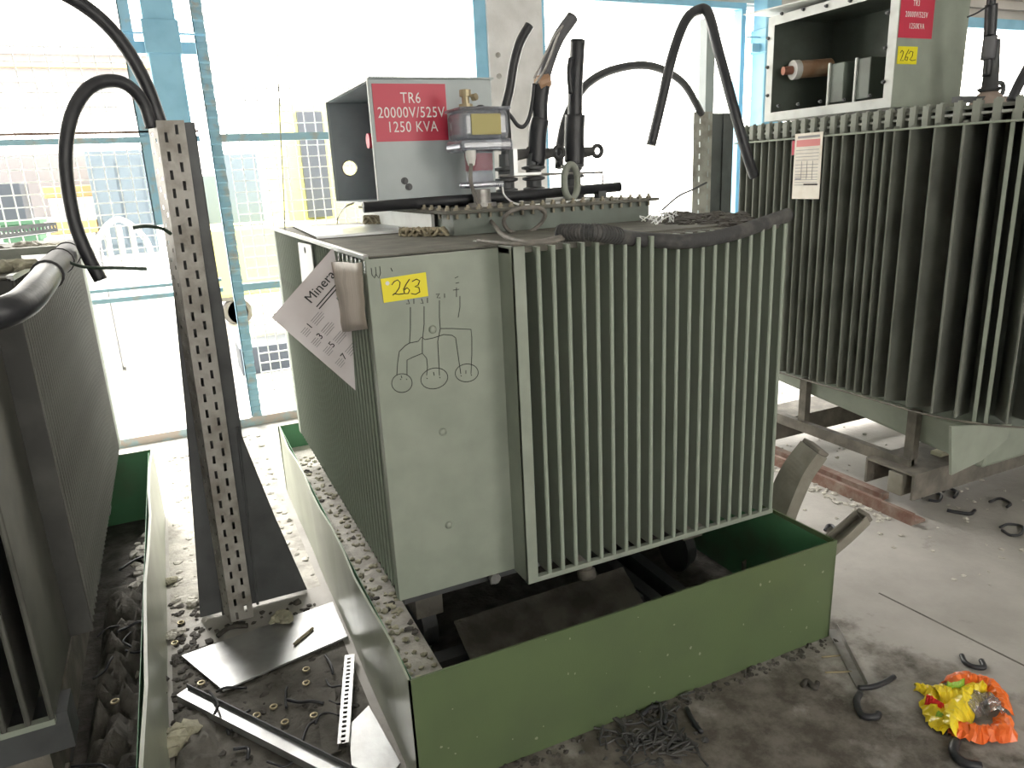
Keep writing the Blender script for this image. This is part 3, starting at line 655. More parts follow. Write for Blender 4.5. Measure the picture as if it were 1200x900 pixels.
# ------------------------------------------------------------------ perforated ladders
def perf_plate(b, P0, R_, U_, w, h, cols, slot, pitch, stagger=True):
    """sheet from P0 along R_ (width w) and U_ (height h) with punched slots; cols = list of centre offsets, slot = (w,h)"""
    edges = [0]
    for c_ in cols: edges += [c_-slot[0]/2, c_+slot[0]/2]
    edges.append(w)
    quad = lambda x0,x1,z0,z1: b.poly([P0+R_*x0+U_*z0, P0+R_*x1+U_*z0, P0+R_*x1+U_*z1, P0+R_*x0+U_*z1])
    for i in range(len(edges)-1):
        x0, x1 = edges[i], edges[i+1]
        if i % 2 == 0: quad(x0,x1,0,h); continue
        z = 0; c0 = pitch/2 if (stagger and (i//2) % 2) else pitch*.1
        while z < h:
            s0_ = c0; 
            if s0_+slot[1] > h: quad(x0,x1,z,h); break
            quad(x0,x1,z,s0_); z = s0_+slot[1]; c0 += pitch
        else: pass
lad = empty('cable_ladder', (-.37, 1.2, 0), 'upright galvanised cable ladder with rows of punched slots, left of the middle transformer', 'cable ladder')
yl = 1.20
A = un(183,142,'y',yl); B_ = un(208,140,'y',yl); Cb = un(272,733,'y',yl); Db = un(300,727,'y',yl)
zb_, zt_ = .01, (A.z+B_.z)/2
top_l, bot_l = V(A.x, yl, zt_), V(Cb.x-.0, yl, zb_)
Ud = (top_l-bot_l); Hh = Ud.length; Ud.normalize(); Wd = .085
b = MB(); perf_plate(b, bot_l, V(1,0,0), Ud, Wd, Hh, [.024,.060], (.010,.032), .062); b.build('slotted_face', PERF, lad, solid=.002)
b = MB(); perf_plate(b, bot_l+V(-.0,.0,0), V(-.25,1,0).normalized(), Ud, .11, Hh, [.03,.075], (.014,.014), .062); b.build('punched_flange', PERF, lad, solid=.002)
b = MB(); b.slab([bot_l+V(Wd,.0,0), bot_l+V(Wd,.0,0)+Ud*Hh, bot_l+V(Wd+.004,.09,0)+Ud*Hh, bot_l+V(Wd+.004,.09,0)], (.002,0,0)); b.build('plain_flange', PERF, lad)
# sheet steel guard behind the ladder, flaring towards the floor
gd = empty('column_guard', (-.3, 1.38, 0), 'dark sheet steel guard flaring to a wide foot behind the perforated ladder', 'guard')
y0 = 1.30
fr = [un(235,726,'y',y0), un(226,600,'y',y0), un(217,480,'y',y0), un(203,340,'y',y0), un(190,145,'y',y0), un(228,143,'y',y0), un(249,283,'y',y0), un(268,400,'y',y0), un(284,512,'y',y0), un(322,605,'y',y0), un(362,706,'y',y0)]
fr[0].z = .012; fr[-1].z = .012
n_ = len(fr)
b = MB()
L_ = fr[:5]; R_ = fr[5:]
lv = [0,1,2,3,4]
# front sheet as vertical strips, left side return and right side return
strip_l = [V(p_.x, p_.y, p_.z) for p_ in L_]; strip_r = [V(p_.x, p_.y, p_.z) for p_ in R_][::-1]
b.slab(fr, (0,.004,0)); b.build('front_sheet', DSTEEL, gd)
b = MB()
for i in range(len(strip_l)-1): b.slab([strip_l[i], strip_l[i+1], strip_l[i+1]+V(.01,.16,0), strip_l[i]+V(.03,.16,0)], (.003,0,0))
for i in range(len(strip_r)-1): b.slab([strip_r[i], strip_r[i+1], strip_r[i+1]+V(-.01,.16,0), strip_r[i]+V(-.03,.16,0)], (-.003,0,0))
b.build('side_return', DSTEEL, gd)
b = MB(); p0, p1 = un(302,708,'y',y0-.004), un(278,500,'y',y0-.004); b.tube([p0, p1], .006, 6); p0, p1 = un(262,722,'y',y0-.004), un(240,480,'y',y0-.004); b.tube([p0,p1], .006, 6)
b.build('fold_seam', DSTEEL, gd)
# far ladder with its post
lad2 = empty('cable_ladder', (2.8, 2.2, 0), 'distant cable ladder and post beside the far end of the right transformer', 'cable ladder')
a, c = un(813,131,'y',2.2), un(835,131,'y',2.2)
b = MB(); perf_plate(b, V(a.x,2.2,0), V(1,0,0), V(0,0,1), c.x-a.x, a.z, [.05,.12], (.010,.032), .07); b.build('slotted_face', PERF, lad2, solid=.002)
b = MB()
for k in range(4): b.box(c.x+k*.045, 2.2+.01*(k%2), 0, c.x+.045+k*.045, 2.21+.01*(k%2), a.z-.01)
b.build('ribbed_guard', DSTEEL, lad2)
a = un(829,20,'y',2.26); MB().box(a.x, 2.26, 0, a.x+.065, 2.33, a.z).build('post', BOX, lad2)

# cables out of the near ladder
cable('bent_cable', [un(178,150,'y',1.23), un(168,120,'y',1.22), un(148,99,'y',1.2), un(124,95,'y',1.18), un(101,106,'y',1.15), un(84,135,'y',1.12), un(77,175,'y',1.1), un(79,215,'y',1.1), un(88,262,'y',1.1), un(103,300,'y',1.1), un(118,328,'y',1.1)], .021, RUB, 'black cable looping out of the ladder top and hanging down on the left')
cable('long_cable', [un(190,150,'y',1.25), un(184,132,'y',1.25), un(172,100,'y',1.25), un(152,63,'y',1.25), un(128,32,'y',1.25), un(100,8,'y',1.25), un(66,-12,'y',1.25), un(20,-35,'y',1.25)], .023, RUB, 'black cable curving from the ladder top out at the top edge of the picture')
cable('cut_wire', [un(200,274,'y',1.18), un(190,268,'y',1.15), un(172,265,'y',1.1), un(156,267,'y',1.08)], .006, GWIRE, 'short green black wire stub poking out of the ladder', 'wire')
cable('cut_wire', [un(75,305,'y',.9), un(100,313,'y',.85), un(140,314,'y',.8), un(172,315,'y',.8)], .005, GWIRE, 'straight green black wire sticking out from the hose on the left transformer', 'wire')
cable('hanging_cord', [un(325,50,'y',2.0), un(328,140,'y',2.0), un(333,240,'y',2.0), un(335,300,'y',2.0), un(342,350,'y',2.0)], .0025, THINW, 'thin cord hanging down in front of the mesh beside the middle transformer', 'cord')

# ------------------------------------------------------------------ oil trays
def tray(name, x0, x1, y0, y1, h, t, label, mo, ml, mi):
    r = empty(name, ((x0+x1)/2, (y0+y1)/2, 0), label, 'tray')
    n = 12
    def wallx(x, s, m, nm):
        b = MB(); P = []
        for k in range(n+1):
            yy = y0 + (y1-y0)*k/n; w = .006*math.sin(k*1.7+x)
            P.append((yy, w))
        for k in range(n):
            (ya_, wa), (yb_, wb) = P[k], P[k+1]
            b.hull([V(x+wa*.3,ya_,0),V(x+wb*.3,yb_,0),V(x+t+wb*.3,yb_,0),V(x+t+wa*.3,ya_,0)], [V(x+wa,ya_,h),V(x+wb,yb_,h),V(x+t+wb,yb_,h),V(x+t+wa,ya_,h)])
        return b.build(nm, m, r)
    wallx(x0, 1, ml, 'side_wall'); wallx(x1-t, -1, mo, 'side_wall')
    MB().box(x0, y0, 0, x1, y0+t, h).build('front_wall', mo, r); MB().box(x0, y1-t, 0, x1, y1, h).build('rear_wall', mo, r)
    e = .002
    b = MB(); b.box(x0+t+.007,y0+t,.014,x0+t+.009,y1-t,h-.012); b.box(x1-t-.009,y0+t,.014,x1-t-.007,y1-t,h-.012); b.box(x0+t,y0+t,.014,x1-t,y0+t+e,h-.004); b.box(x0+t,y1-t-e,.014,x1-t,y1-t,h-.004); b.build('inner_coat', mi, r)
    MB().box(x0+t, y0+t, 0.001, x1-t, y1-t, .012).build('tray_floor', DEBR, r)
    return r
TH = .3955
t1 = tray('oil_tray', 0, 1.60, 0, 2.506, TH, .007, 'green steel oil tray under the middle transformer', TRAY, TRAYL, TRAYIN)
b = MB()
rc_ = random.Random(4)
for k in range(34):
    x = rc_.uniform(.05, 1.55); z = rc_.uniform(.05, .385); r_ = rc_.uniform(.0015, .005); a0 = rc_.uniform(0, 3)
    b.poly([V(x+r_*rc_.uniform(.5,1.4)*math.cos(a0+j*PI/3), -.0006, z+r_*rc_.uniform(.5,1.6)*math.sin(a0+j*PI/3)) for j in range(6)])
b.build('paint_chips', mat('paint_chip', (.30,.32,.24), .6), t1, kind='stuff')
MB().box(.012, .012, .25, .15, 2.49, .256).box(.15,.012,.012,.156,2.49,.256).build('inner_ledge', DUSTP, t1)
MB().slab([V(.30,.30,.12),V(1.02,.36,.12),V(1.02,.50,.20),V(.30,.48,.20)], (0,0,.006)).build('splash_plate', DUSTM, t1)
for x in (1.08, 1.20): MB().box(x, .1, .014, x+.05, 2.3, .10).build('floor_beam', DSTEEL, t1)
MB().box(.16,.40,.014,1.05,.46,.12).build('floor_beam', DSTEEL, t1)
b = MB()
for k in range(240):
    yy = random.uniform(.05, 2.3); q_ = V(random.uniform(.02,.145), yy, .258); b.lump(q_, random.uniform(.004,.015), .4, 1, (1,1,.7))
o = b.build('ledge_rubble', FOAM); tag(o, 'pale crumbs of rubble on the ledge inside the green tray left edge', 'rubble', kind='stuff')
b = MB()
for k in range(22):
    yy = random.uniform(.2, 2.2); q_ = V(random.uniform(.02,.145), yy, .258); b.lump(q_, random.uniform(.006,.018), .4, 1, (1,1,.6))
o = b.build('ledge_grit', DEBR); tag(o, 'dark grit mixed with crumbs on the ledge inside the green tray', 'grit', kind='stuff')
t2 = tray('oil_tray', -2.45, -.655, -1.2, 2.49, TH, .010, 'oil tray under the left transformer with a pale dented side wall', TRAY, TRAYL, TRAYIN)
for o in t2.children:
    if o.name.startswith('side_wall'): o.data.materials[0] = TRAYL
MB().box(-.905, -1.0, .012, -.89, .42, .17).build('inner_rib', SKID, t2)

# curved grey channel arms at the right side of the tray
def curved_channel(name, path, width, flange, label, flip=False):
    """U channel swept along a path in space, mouth facing up/left"""
    sp_ = spline(path, 6); n = len(sp_); t = empty(name, path[0], label, 'bracket')
    b = MB(); secs = []
    for i in range(n):
        d_ = (sp_[min(i+1,n-1)] - sp_[max(i-1,0)]).normalized(); sd_ = V(0,1,0); sd_ = (sd_ - d_*sd_.dot(d_)).normalized(); nm = d_.cross(sd_)
        if (nm.z < 0) != flip: nm = -nm
        w = width*(1-.25*i/(n-1)); f = flange
        secs.append([sp_[i]-sd_*w/2+nm*f, sp_[i]-sd_*w/2, sp_[i]+sd_*w/2, sp_[i]+sd_*w/2+nm*f])
    vs = [[b.bm.verts.new(p_) for p_ in s_] for s_ in secs]
    for i in range(n-1):
        for k in range(3): b.bm.faces.new((vs[i][k], vs[i][k+1], vs[i+1][k+1], vs[i+1][k]))
    b.build('channel_arm', HORN, t, solid=.006)
    b = MB(); s_ = secs[-1]; d_ = (sp_[-1]-sp_[-2]).normalized(); b.slab([s_[0],s_[1],s_[2],s_[3]], d_*.018); b.build('end_cap', SKID, t, bevel=.004)
    return t
curved_channel('bracket_arm', [V(1.625,.37,.004), V(1.625,.36,.20), V(1.635,.34,.34), V(1.65,.31,.46), V(1.675,.285,.56), V(1.72,.26,.645)], .125, .06, 'large curved grey arm rising behind the right end of the green tray', True)
curved_channel('bracket_arm', [V(1.602,.09,.26), V(1.66,.08,.30), V(1.73,.06,.355), V(1.80,.05,.405)], .07, .04, 'small curved grey arm sticking out at the right front corner of the green tray')

# ------------------------------------------------------------------ left transformer
lt = empty('power_transformer', (-1.5, 1.6, .1), 'left transformer with fine ribbed side cut off by the picture edge', 'transformer')
LX, LY0, LY1 = -.80, .66, 2.57
MB().box(-2.3, LY0, ZB, LX-.07, LY1-.02, ZT-.004).build('tank_body', PAINT_D, lt)
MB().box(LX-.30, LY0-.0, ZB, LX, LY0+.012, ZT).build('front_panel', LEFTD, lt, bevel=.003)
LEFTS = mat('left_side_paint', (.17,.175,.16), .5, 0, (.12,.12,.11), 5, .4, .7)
s0 = None
for i in range(44):
    y = LY0+.05 + (LY1-.16-LY0)*i/43
    if s0 is None:
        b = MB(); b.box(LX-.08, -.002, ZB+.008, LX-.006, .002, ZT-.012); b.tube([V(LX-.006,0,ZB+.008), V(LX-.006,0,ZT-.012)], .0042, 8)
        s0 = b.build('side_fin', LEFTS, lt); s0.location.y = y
    else: f = s0.copy(); C.objects.link(f); f.location.y = y
MB().box(LX-.08, LY1-.10, ZB, LX+.002, LY1, ZT).build('rear_corner_panel', PAINT, lt, bevel=.02)
MB().box(LX-.012, LY0, ZT-.008, LX+.004, LY1, ZT+.006).build('side_top_rim', BSTEEL, lt)
# deep front fins of the left transformer
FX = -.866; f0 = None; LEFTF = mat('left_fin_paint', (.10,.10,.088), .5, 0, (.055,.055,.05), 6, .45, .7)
for i in range(14):
    x = FX - .052*i
    if f0 is None:
        b = MB(); b.box(-.004, .255, ZB, .004, LY0, ZT-.02); b.tube([V(0,.257,ZB), V(0,.257,ZT-.02)], .007, 8)
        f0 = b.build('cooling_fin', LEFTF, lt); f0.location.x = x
    else: f = f0.copy(); C.objects.link(f); f.location.x = x
MB().box(FX-.052*13, .25, ZB-.008, FX+.006, .272, ZB+.008).build('fin_foot_bar', PAINT, lt)
MB().box(-2.3, .30, .30, LX-.04, .40, ZB-.01).build('base_beam', DSTEEL, lt); MB().box(-2.3, 1.9, .30, LX-.04, 2.0, ZB).build('base_beam', DSTEEL, lt)
MB().box(-1.0, .3, .14, -.90, 2.3, .30).build('base_rail', SKID, lt)
for y in (.7, 1.9): MB().lathe((-1.0, y, .12), (1,0,0), [(0,.11),(.05,.11),(.05,.125),(.07,.125)], 24).build('wheel', DSTEEL, lt)
MB().box(-2.3, LY0, ZT-.006, LX-.01, LY1, ZT+.002).build('top_plate', TOPDUST, lt)
q = un(93,289,'z',ZT+.03); MB().box(-1.35, q.y-.03, ZT+.002, q.x+.0, q.y+.03, ZT+.04).build('lifting_bar', PAINT_D, lt)
# hose over its edge
z = ZT+.02
pts = [un(-40,372,'z',1.47), un(0,367,'z',1.48), un(28,354,'z',1.49), un(48,333,'z',1.51), un(62,313,'z',1.52), un(75,302,'z',1.525), un(84,293,'z',1.53)]
h2 = empty('black_hose', pts[1], 'taped black hose bending round the top corner of the left transformer', 'hose')
sp = spline(pts, 8); MB().tube(sp, .034, 16).build('hose_body', RUB, h2, smooth=True)
MB().tube(sp[28:], .0365, 16).build('tape_wrap', TAPE, h2, smooth=True)
for k in (28, 37, 44):
    q_, r_ = sp[k], sp[k+1]; MB().lathe(q_, (r_-q_).normalized(), [(-.005,.036),(-.004,.040),(.004,.040),(.005,.036)], 16).build('cable_tie', INK, h2)
# things lying on the left transformer
pa = empty('perforated_angle', un(40,275,'z',1.56), 'dark perforated steel angle lying on top of the left transformer', 'steel angle')
p0, p1 = un(-30,285,'z',ZT+.02), un(68,272,'z',ZT+.02)
d_ = p1-p0; Lg = d_.length; d_.normalize(); b = MB(); perf_plate(b, p0+V(0,0,.055), V(0,0,-1), d_, .05, Lg, [.025], (.014,.018), .034, False)
b.build('punched_flange', DSTEEL, pa, solid=.003)
nn = V(-d_.y, d_.x, 0); MB().slab([p0, p0+d_*Lg, p0+d_*Lg+nn*.05, p0+nn*.05], (0,0,.003)).build('plain_flange', DSTEEL, pa)
o = MB().slab([un(25,302,'z',ZT+.01), un(60,300,'z',ZT+.01), un(60,308,'z',ZT+.01), un(30,311,'z',ZT+.01)], (0,0,.008)).build('white_strip', WIREW); tag(o, 'small white strip lying on the left transformer beside the hose', 'strip')
for (px, py, r_, m_, lab) in ((14,318,.05,FOAM,'largest torn brown foam lump on the left transformer nearest the picture edge'),(66,292,.035,FOAM,'small pale foam lump beside the punched angle end on the left transformer'),(30,292,.045,PALE,'crumpled pale wrapping behind the foam lump on the left transformer'),(0,300,.05,DEBR,'dark rag lump at the left edge on the left transformer')):
    q = un(px,py,'z',ZT+.003); b = MB()
    for k in range(5): b.lump(q+V(random.uniform(-r_,r_)*.8, random.uniform(-r_,r_)*.8, r_*.35), r_*.6, .35, 2, (1.2,1,.55))
    o = b.build('foam_lump', m_, smooth=False); tag(o, lab, 'foam')

# ------------------------------------------------------------------ right transformer (rounded tank with wide fins)
rt = empty('power_transformer', (3.2, .9, .2), 'right dark transformer with wide spaced fins and an open cable box on top', 'transformer')
X0, Y0c, RR = 2.60, .50, .55
FB, FT = .565, 1.87
inner = .24
def contour(off, a1=90, n=10):
    pts = [V(X0+off, 1.74, 0)]
    for k in range(n+1):
        a_ = math.radians(a1*k/n); r_ = RR-off; pts.append(V(X0+RR-r_*math.cos(a_), Y0c-r_*math.sin(a_), 0))
    return pts
ct = contour(inner) + [V(4.1, Y0c-RR+inner, 0), V(4.3, 1.74, 0)]
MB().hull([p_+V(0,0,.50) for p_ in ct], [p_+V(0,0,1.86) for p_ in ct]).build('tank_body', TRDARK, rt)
ct2 = contour(.04) + [V(4.3, Y0c-RR+.04, 0), V(4.5, 1.76, 0)]
MB().hull([p_+V(0,0,1.885) for p_ in ct2], [p_+V(0,0,1.90) for p_ in ct2]).build('cover_plate', PAINT_D, rt)
MB().hull([p_+V(0,0,1.862) for p_ in ct2], [p_+V(0,0,1.872) for p_ in ct2]).build('tank_flange', RIMW, rt)
def rfin(pos, nrm, L_=inner+.01, w=.006):
    sd_ = V(-nrm.y, nrm.x, 0); o = pos; i_ = pos - nrm*L_
    b = MB(); b.hull([o-sd_*w/2+V(0,0,FB+.02), o+sd_*w/2+V(0,0,FB+.02), i_+sd_*w/2+V(0,0,FB-.02), i_-sd_*w/2+V(0,0,FB-.02)], [o-sd_*w/2+V(0,0,FT-.03), o+sd_*w/2+V(0,0,FT-.03), i_+sd_*w/2+V(0,0,FT-.005), i_-sd_*w/2+V(0,0,FT-.005)])
    b.tube([o+V(0,0,FB+.02), o+V(0,0,FT-.03)], .0055, 6)
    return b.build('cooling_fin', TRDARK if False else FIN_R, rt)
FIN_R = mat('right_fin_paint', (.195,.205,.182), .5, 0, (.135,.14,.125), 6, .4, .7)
for px in (922,931,940,949,958,968,982,993,1003,1013,1023,1040,1066): rfin(V(X0, un(px,440,'x',X0).y, 0), V(-1,0,0))
for k in range(8): rfin(V(X0, 1.31+.054*k, 0), V(-1,0,0))
for a_ in (11, 21, 41, 54, 67, 80):
    t_ = math.radians(a_); n3 = V(-math.cos(t_), -math.sin(t_), 0); rfin(V(X0+RR,Y0c,0)+n3*RR, n3)
# light pressed post between the fins near the corner
t_ = math.radians(31); n3 = V(-math.cos(t_), -math.sin(t_), 0); sd_ = V(-n3.y, n3.x, 0); o3 = V(X0+RR,Y0c,0)+n3*(RR-.03)
for s_ in (-.022, .022):
    b = MB(); b.hull([o3+sd_*(s_-.008)+V(0,0,FB), o3+sd_*(s_+.008)+V(0,0,FB), o3+sd_*(s_+.008)-n3*.2+V(0,0,FB), o3+sd_*(s_-.008)-n3*.2+V(0,0,FB)], [o3+sd_*(s_-.008)+V(0,0,FT), o3+sd_*(s_+.008)+V(0,0,FT), o3+sd_*(s_+.008)-n3*.2+V(0,0,FT), o3+sd_*(s_-.008)-n3*.2+V(0,0,FT)])
    b.build('tank_stiffener', PAINT, rt)
for z in (FB+.01, 1.826): MB().tube([p_+V(0,0,z) for p_ in contour(-.004, 90, 16)], .005, 6).build('fin_tie_rod', PAINT if z > 1 else SKID, rt)
# flange clamps
k0 = None
yy = 1.70; pl = []
while yy > Y0c: pl.append((V(X0+.035, yy, 1.86), 0)); yy -= .062
for a_ in range(6, 90, 8): pl.append((V(X0+RR-(RR-.035)*math.cos(math.radians(a_)), Y0c-(RR-.035)*math.sin(math.radians(a_)), 1.86), math.radians(a_)))
for q_, r_ in pl:
    if k0 is None:
        b = MB(); b.box(-.014,-.014,-.03,.03,.014,.055); b.lathe((.008,0,.05), (0,0,1), [(0,.010),(.012,.010)], 6); k0 = b.build('flange_clamp', PAINT_D, rt); k0.location = q_
    else: f = k0.copy(); C.objects.link(f); f.location = q_; f.rotation_euler.z = r_
# its open cable box
RB = (2.75, 3.23, .862, 1.675, 1.935, 2.47)
tb3 = open_box(rt, *RB, PAINT, TRDARK, RIMW, .045)
b = MB(); b.slab([V(2.66,1.78,2.50), V(2.74,.84,2.475), V(3.24,.84,2.475), V(3.24,1.70,2.475)], (0,0,.006)); b.build('box_lid', RIMW, tb3)
for (px, py) in ((917,16),(942,11),(969,7),(997,1),(901,45),(900,79),(900,112),(913,124),(936,122),(962,119),(990,117),(1020,112),(1036,96),(1038,56),(1041,15)):
    q_ = un(px, py, 'x', 2.745); MB().lathe(q_, (-1,0,0), [(0,.009),(.006,.009),(.006,.006),(.014,.006)], 8).build('rim_bolt', DSTEEL, tb3)
q_ = un(955, 80, 'x', 2.95)
b = MB(); b.lathe(q_, (-1,.25,-.05), [(-.09,.045),(.10,.045)], 20); b.build('brown_insulator', BROWNI, tb3)
b = MB(); b.lathe(q_, (-1,.25,-.05), [(.10,.050),(.135,.050),(.135,.022),(.137,.022)], 20); b.build('insulator_collar', WHITEI, tb3)
b = MB(); b.lathe(q_, (-1,.25,-.05), [(.137,.022),(.19,.022)], 14); b.build('copper_stud', mat('copper_dark', (.30,.13,.09), .5, .5), tb3)
for (px0, px1, py0, py1) in ((970,989,72,117), (1001,1020,66,112)):
    a, c = un(px0,py1,'x',2.82), un(px1,py0,'x',2.82)
    MB().box(2.826, c.y, RB[4]+.06, 3.05, a.y, c.z).build('partition_plate', TRDARK, tb3, bevel=.004)
    MB().box(2.815, a.y-.004, RB[4]+.05, 2.826, a.y+.006, c.z+.005).build('bright_edge', RIMW, tb3)
# sign, tag
a, c = un(1052,44,'y',RB[2]), un(1096,-6,'y',RB[2])
MB().box(a.x, RB[2]-.003, a.z, c.x, RB[2]-.0005, c.z).build('rating_sign', RED, rt)
for k, line in enumerate(('TR3', '20000V/525V', '1250KVA')):
    q_ = un(1074, 4+13.5*k, 'y', RB[2]-.003); text('sign_lettering', line, q_, (1,0,0), (0,0,1), .034, WHITEL, rt, xs=.66, space=1.22)
a, c = un(1050.5,75,'y',RB[2]), un(1075,55,'y',RB[2])
MB().box(a.x, RB[2]-.003, a.z, c.x, RB[2]-.0005, c.z).build('lot_tag', YEL, rt)
N262 = [ [(1055,62),(1057,59),(1059,61),(1057,67),(1055,71),(1059,71)], [(1065,58),(1062,64),(1060,70),(1063,71),(1064,67),(1061,67)], [(1065,63),(1067,60),(1070,61),(1069,66),(1066,70),(1069,71),(1073,70)] ]
strokes('lot_number', [hw(l, RB[2]-.0045) for l in N262], .0016, INK, rt)
# nameplate
a, c = un(928,233,'x',X0-.012), un(965,154,'x',X0-.012)
npb = MB().box(X0-.014, c.y, a.z, X0-.011, a.y, c.z).build('name_plate', mat('plate_cream', (.78,.73,.66), .5, 0, (.70,.64,.56), 20, .4, .7), rt, bevel=.002)
wy, hz = a.y-c.y, c.z-a.z
def npr(u0, u1, v0, v1, m, nm='plate_print'):
    return MB().box(X0-.0155, a.y-u1*wy, c.z-v1*hz, X0-.0142, a.y-u0*wy, c.z-v0*hz).build(nm, m, npb)
npr(.08,.92,.10,.20, mat('plate_red', (.70,.25,.25), .6), 'red_band')
b = MB()
for v in (.25,.30,.35,.40,.47,.52,.57,.62,.66,.70,.74,.78): b.box(X0-.0155, a.y-(.9)*wy, c.z-(v+.008)*hz, X0-.0142, a.y-.08*wy, c.z-v*hz)
for u in (.3,.5,.7): b.box(X0-.0155, a.y-(u+.01)*wy, c.z-.70*hz, X0-.0142, a.y-u*wy, c.z-.42*hz)
b.build('plate_print', GREYP, npb)
npr(.42,.92,.765,.79, INK); npr(.1,.3,.68,.70, GREYP)
npr(.12,.9,.04,.075, GREYP, 'plate_heading')
MB().box(X0-.01, a.y-.01, c.z-.32*hz, X0-.007, a.y+.02, c.z-.10*hz).build('red_tab', RED, rt)
# rusty bushing and black cable right of the box
hp = un(1160, 108, 'z', 1.92)
bx, by = 3.35, .80
bx = un(1160,100,'y',.62).x; by = .62
b = MB(); b.lathe((bx,by,1.90), (0,0,1), [(0,.075),(.03,.075),(.06,.05),(.075,.035)], 20); b.lathe((bx+.09,by,1.90), (0,0,1), [(0,.055),(.03,.055),(.05,.03)], 16); b.build('bushing_foot', mat('pinkish_porcelain', (.42,.33,.29), .6, 0, (.30,.24,.21), 14, .4, .7), rt, smooth=True)
b = MB(); b.lathe((bx,by,1.975), (0,0,1), [(0,.038),(.01,.05),(.015,.05),(.02,.034),(.10,.03),(.22,.02)], 16); b.build('bushing', DSTEEL, rt, smooth=True)
n = 12; b = MB(); b.tube([V(bx+.07+.03*math.cos(2*PI*k/n), by, 1.985+.03*math.sin(2*PI*k/n)) for k in range(n)], .010, 8, closed=True); b.box(bx-.22,by-.02,1.93,bx+.3,by+.02,1.955); b.build('terminal_bar', DSTEEL, rt)
q2 = lambda x, y: un(x, y, 'y', .62)
rc = empty('power_cable', q2(1155,60), 'black sleeved cable rising from the rusty bushing at the upper right', 'cable')
MB().tube(spline([q2(1156,90), q2(1159,62), q2(1162,40), q2(1160,20), q2(1163,-10), q2(1165,-40)]), .018, 12).build('cable_sheath', RUB, rc, smooth=True)
MB().tube(spline([q2(1157,70), q2(1161,42)]), .028, 12).build('lower_sleeve', TAPE, rc, smooth=True)
MB().tube(spline([q2(1160,42), q2(1161,25), q2(1162,5)]), .025, 12).build('upper_sleeve', RUB, rc, smooth=True)
b = MB().tube(spline([q2(1134,20), q2(1145,15), q2(1158,7)]), .004, 6).build('side_wire', RUB, rc)
cable('leaning_cable', [un(1185,118,'y',.45), un(1196,95,'y',.45), un(1215,60,'y',.45)], .02, RUB, 'black cable end leaning at the right picture edge above the right transformer')
# lower tank, gussets, skid
b = MB(); b.hull([V(2.84,.28,.30),V(4.2,.28,.30),V(4.2,1.72,.44),V(2.84,1.72,.44)], [V(2.84,.25,.50),V(4.2,.25,.50),V(4.2,1.74,.50),V(2.84,1.74,.50)]); b.build('tank_bottom', PAINT, rt, bevel=.02)
gp = [un(1115,500,'y',.20), un(1186,497,'y',.20), un(1180,515,'y',.20), un(1150,540,'y',.20), un(1115,557,'y',.20)]
MB().slab(gp, (0,.012,0)).build('gusset_plate', PAINT, rt)
for yy in (.60, 1.30, ):
    MB().box(2.80, yy, .19, 2.84, yy+.05, .50).build('skid_leg', SKID, rt)
MB().box(2.78, .60, .19, 2.82, 1.74, .25).build('skid_side_bar', SKID, rt)
b = MB(); b.box(2.72,.52,.20,4.4,.80,.212); b.box(2.72,.52,.075,4.4,.532,.20); b.box(2.72,.788,.075,4.4,.80,.20); b.build('skid_channel', SKID, rt)
MB().box(2.715,.58,.077,2.80,.66,.19).build('skid_block', HORN, rt, bevel=.004)
b = MB(); b.box(2.72,1.50,.19,4.4,1.74,.20); b.box(2.72,1.50,.075,4.4,1.512,.19); b.build('skid_channel', SKID, rt)
# rusty rails on the floor
for x, lab in ((2.62,'rusty red floor rail left of the right transformer skid'), (3.95,'rusty red floor rail under the far side of the right transformer')):
    t = empty('floor_rail', (x, 1.2, 0), lab, 'rail')
    b = MB(); b.box(x,.44,0,x+.022,2.4,.06); b.box(x+.022,.44,0,x+.10,2.4,.012); b.build('rail_web', RUST, t)
    MB().box(x+.12,.70,0,x+.17,2.4,.035).build('rail_flange', RUST, t)
o = MB().box(3.02,.60,.2135,3.14,.66,.235).build('cream_block', mat('cream_plastic', (.62,.60,.45), .6), bevel=.004); tag(o, 'small cream block lying on the dark skid of the right transformer', 'block')

# ------------------------------------------------------------------ floor items between the trays
z0 = .006
pl = [un(213,771,'z',.01), un(262,812,'z',.01), un(412,747,'z',.01), un(396,706,'z',.01), un(300,735,'z',.01)]
pl = [V(p_.x, p_.y, 0) for p_ in pl]
pl = [V(min(p_.x, -.012), p_.y, .013) for p_ in pl]
o = MB().slab([pl[0], pl[1], pl[2], pl[3]], (0,0,.008)).build('steel_plate', BSTEEL, bevel=.001); tag(o, 'smooth bright steel plate on the floor at the foot of the ladder', 'plate')
def z_un(l, z): return [un(x, y, 'z', z) for x, y in l]
q_ = z_un([(432,826),(470,893),(440,930),(415,930),(408,850)], .02); q_ = [V(min(p_.x, -.015), p_.y, .013) for p_ in q_]
o = MB().slab(q_, (0,0,.005)).build('steel_offcut', BSTEEL); tag(o, 'pale sheet offcut leaning by the tray at the bottom edge', 'plate')
q_ = z_un([(370,808),(392,806),(400,880),(378,890)], .01); q_ = [V(p_.x,p_.y,.012) for p_ in q_]
o = MB().slab(q_, (0,0,.004)).build('steel_offcut', DUSTM); tag(o, 'grey narrow sheet beside the short perforated rail', 'plate')
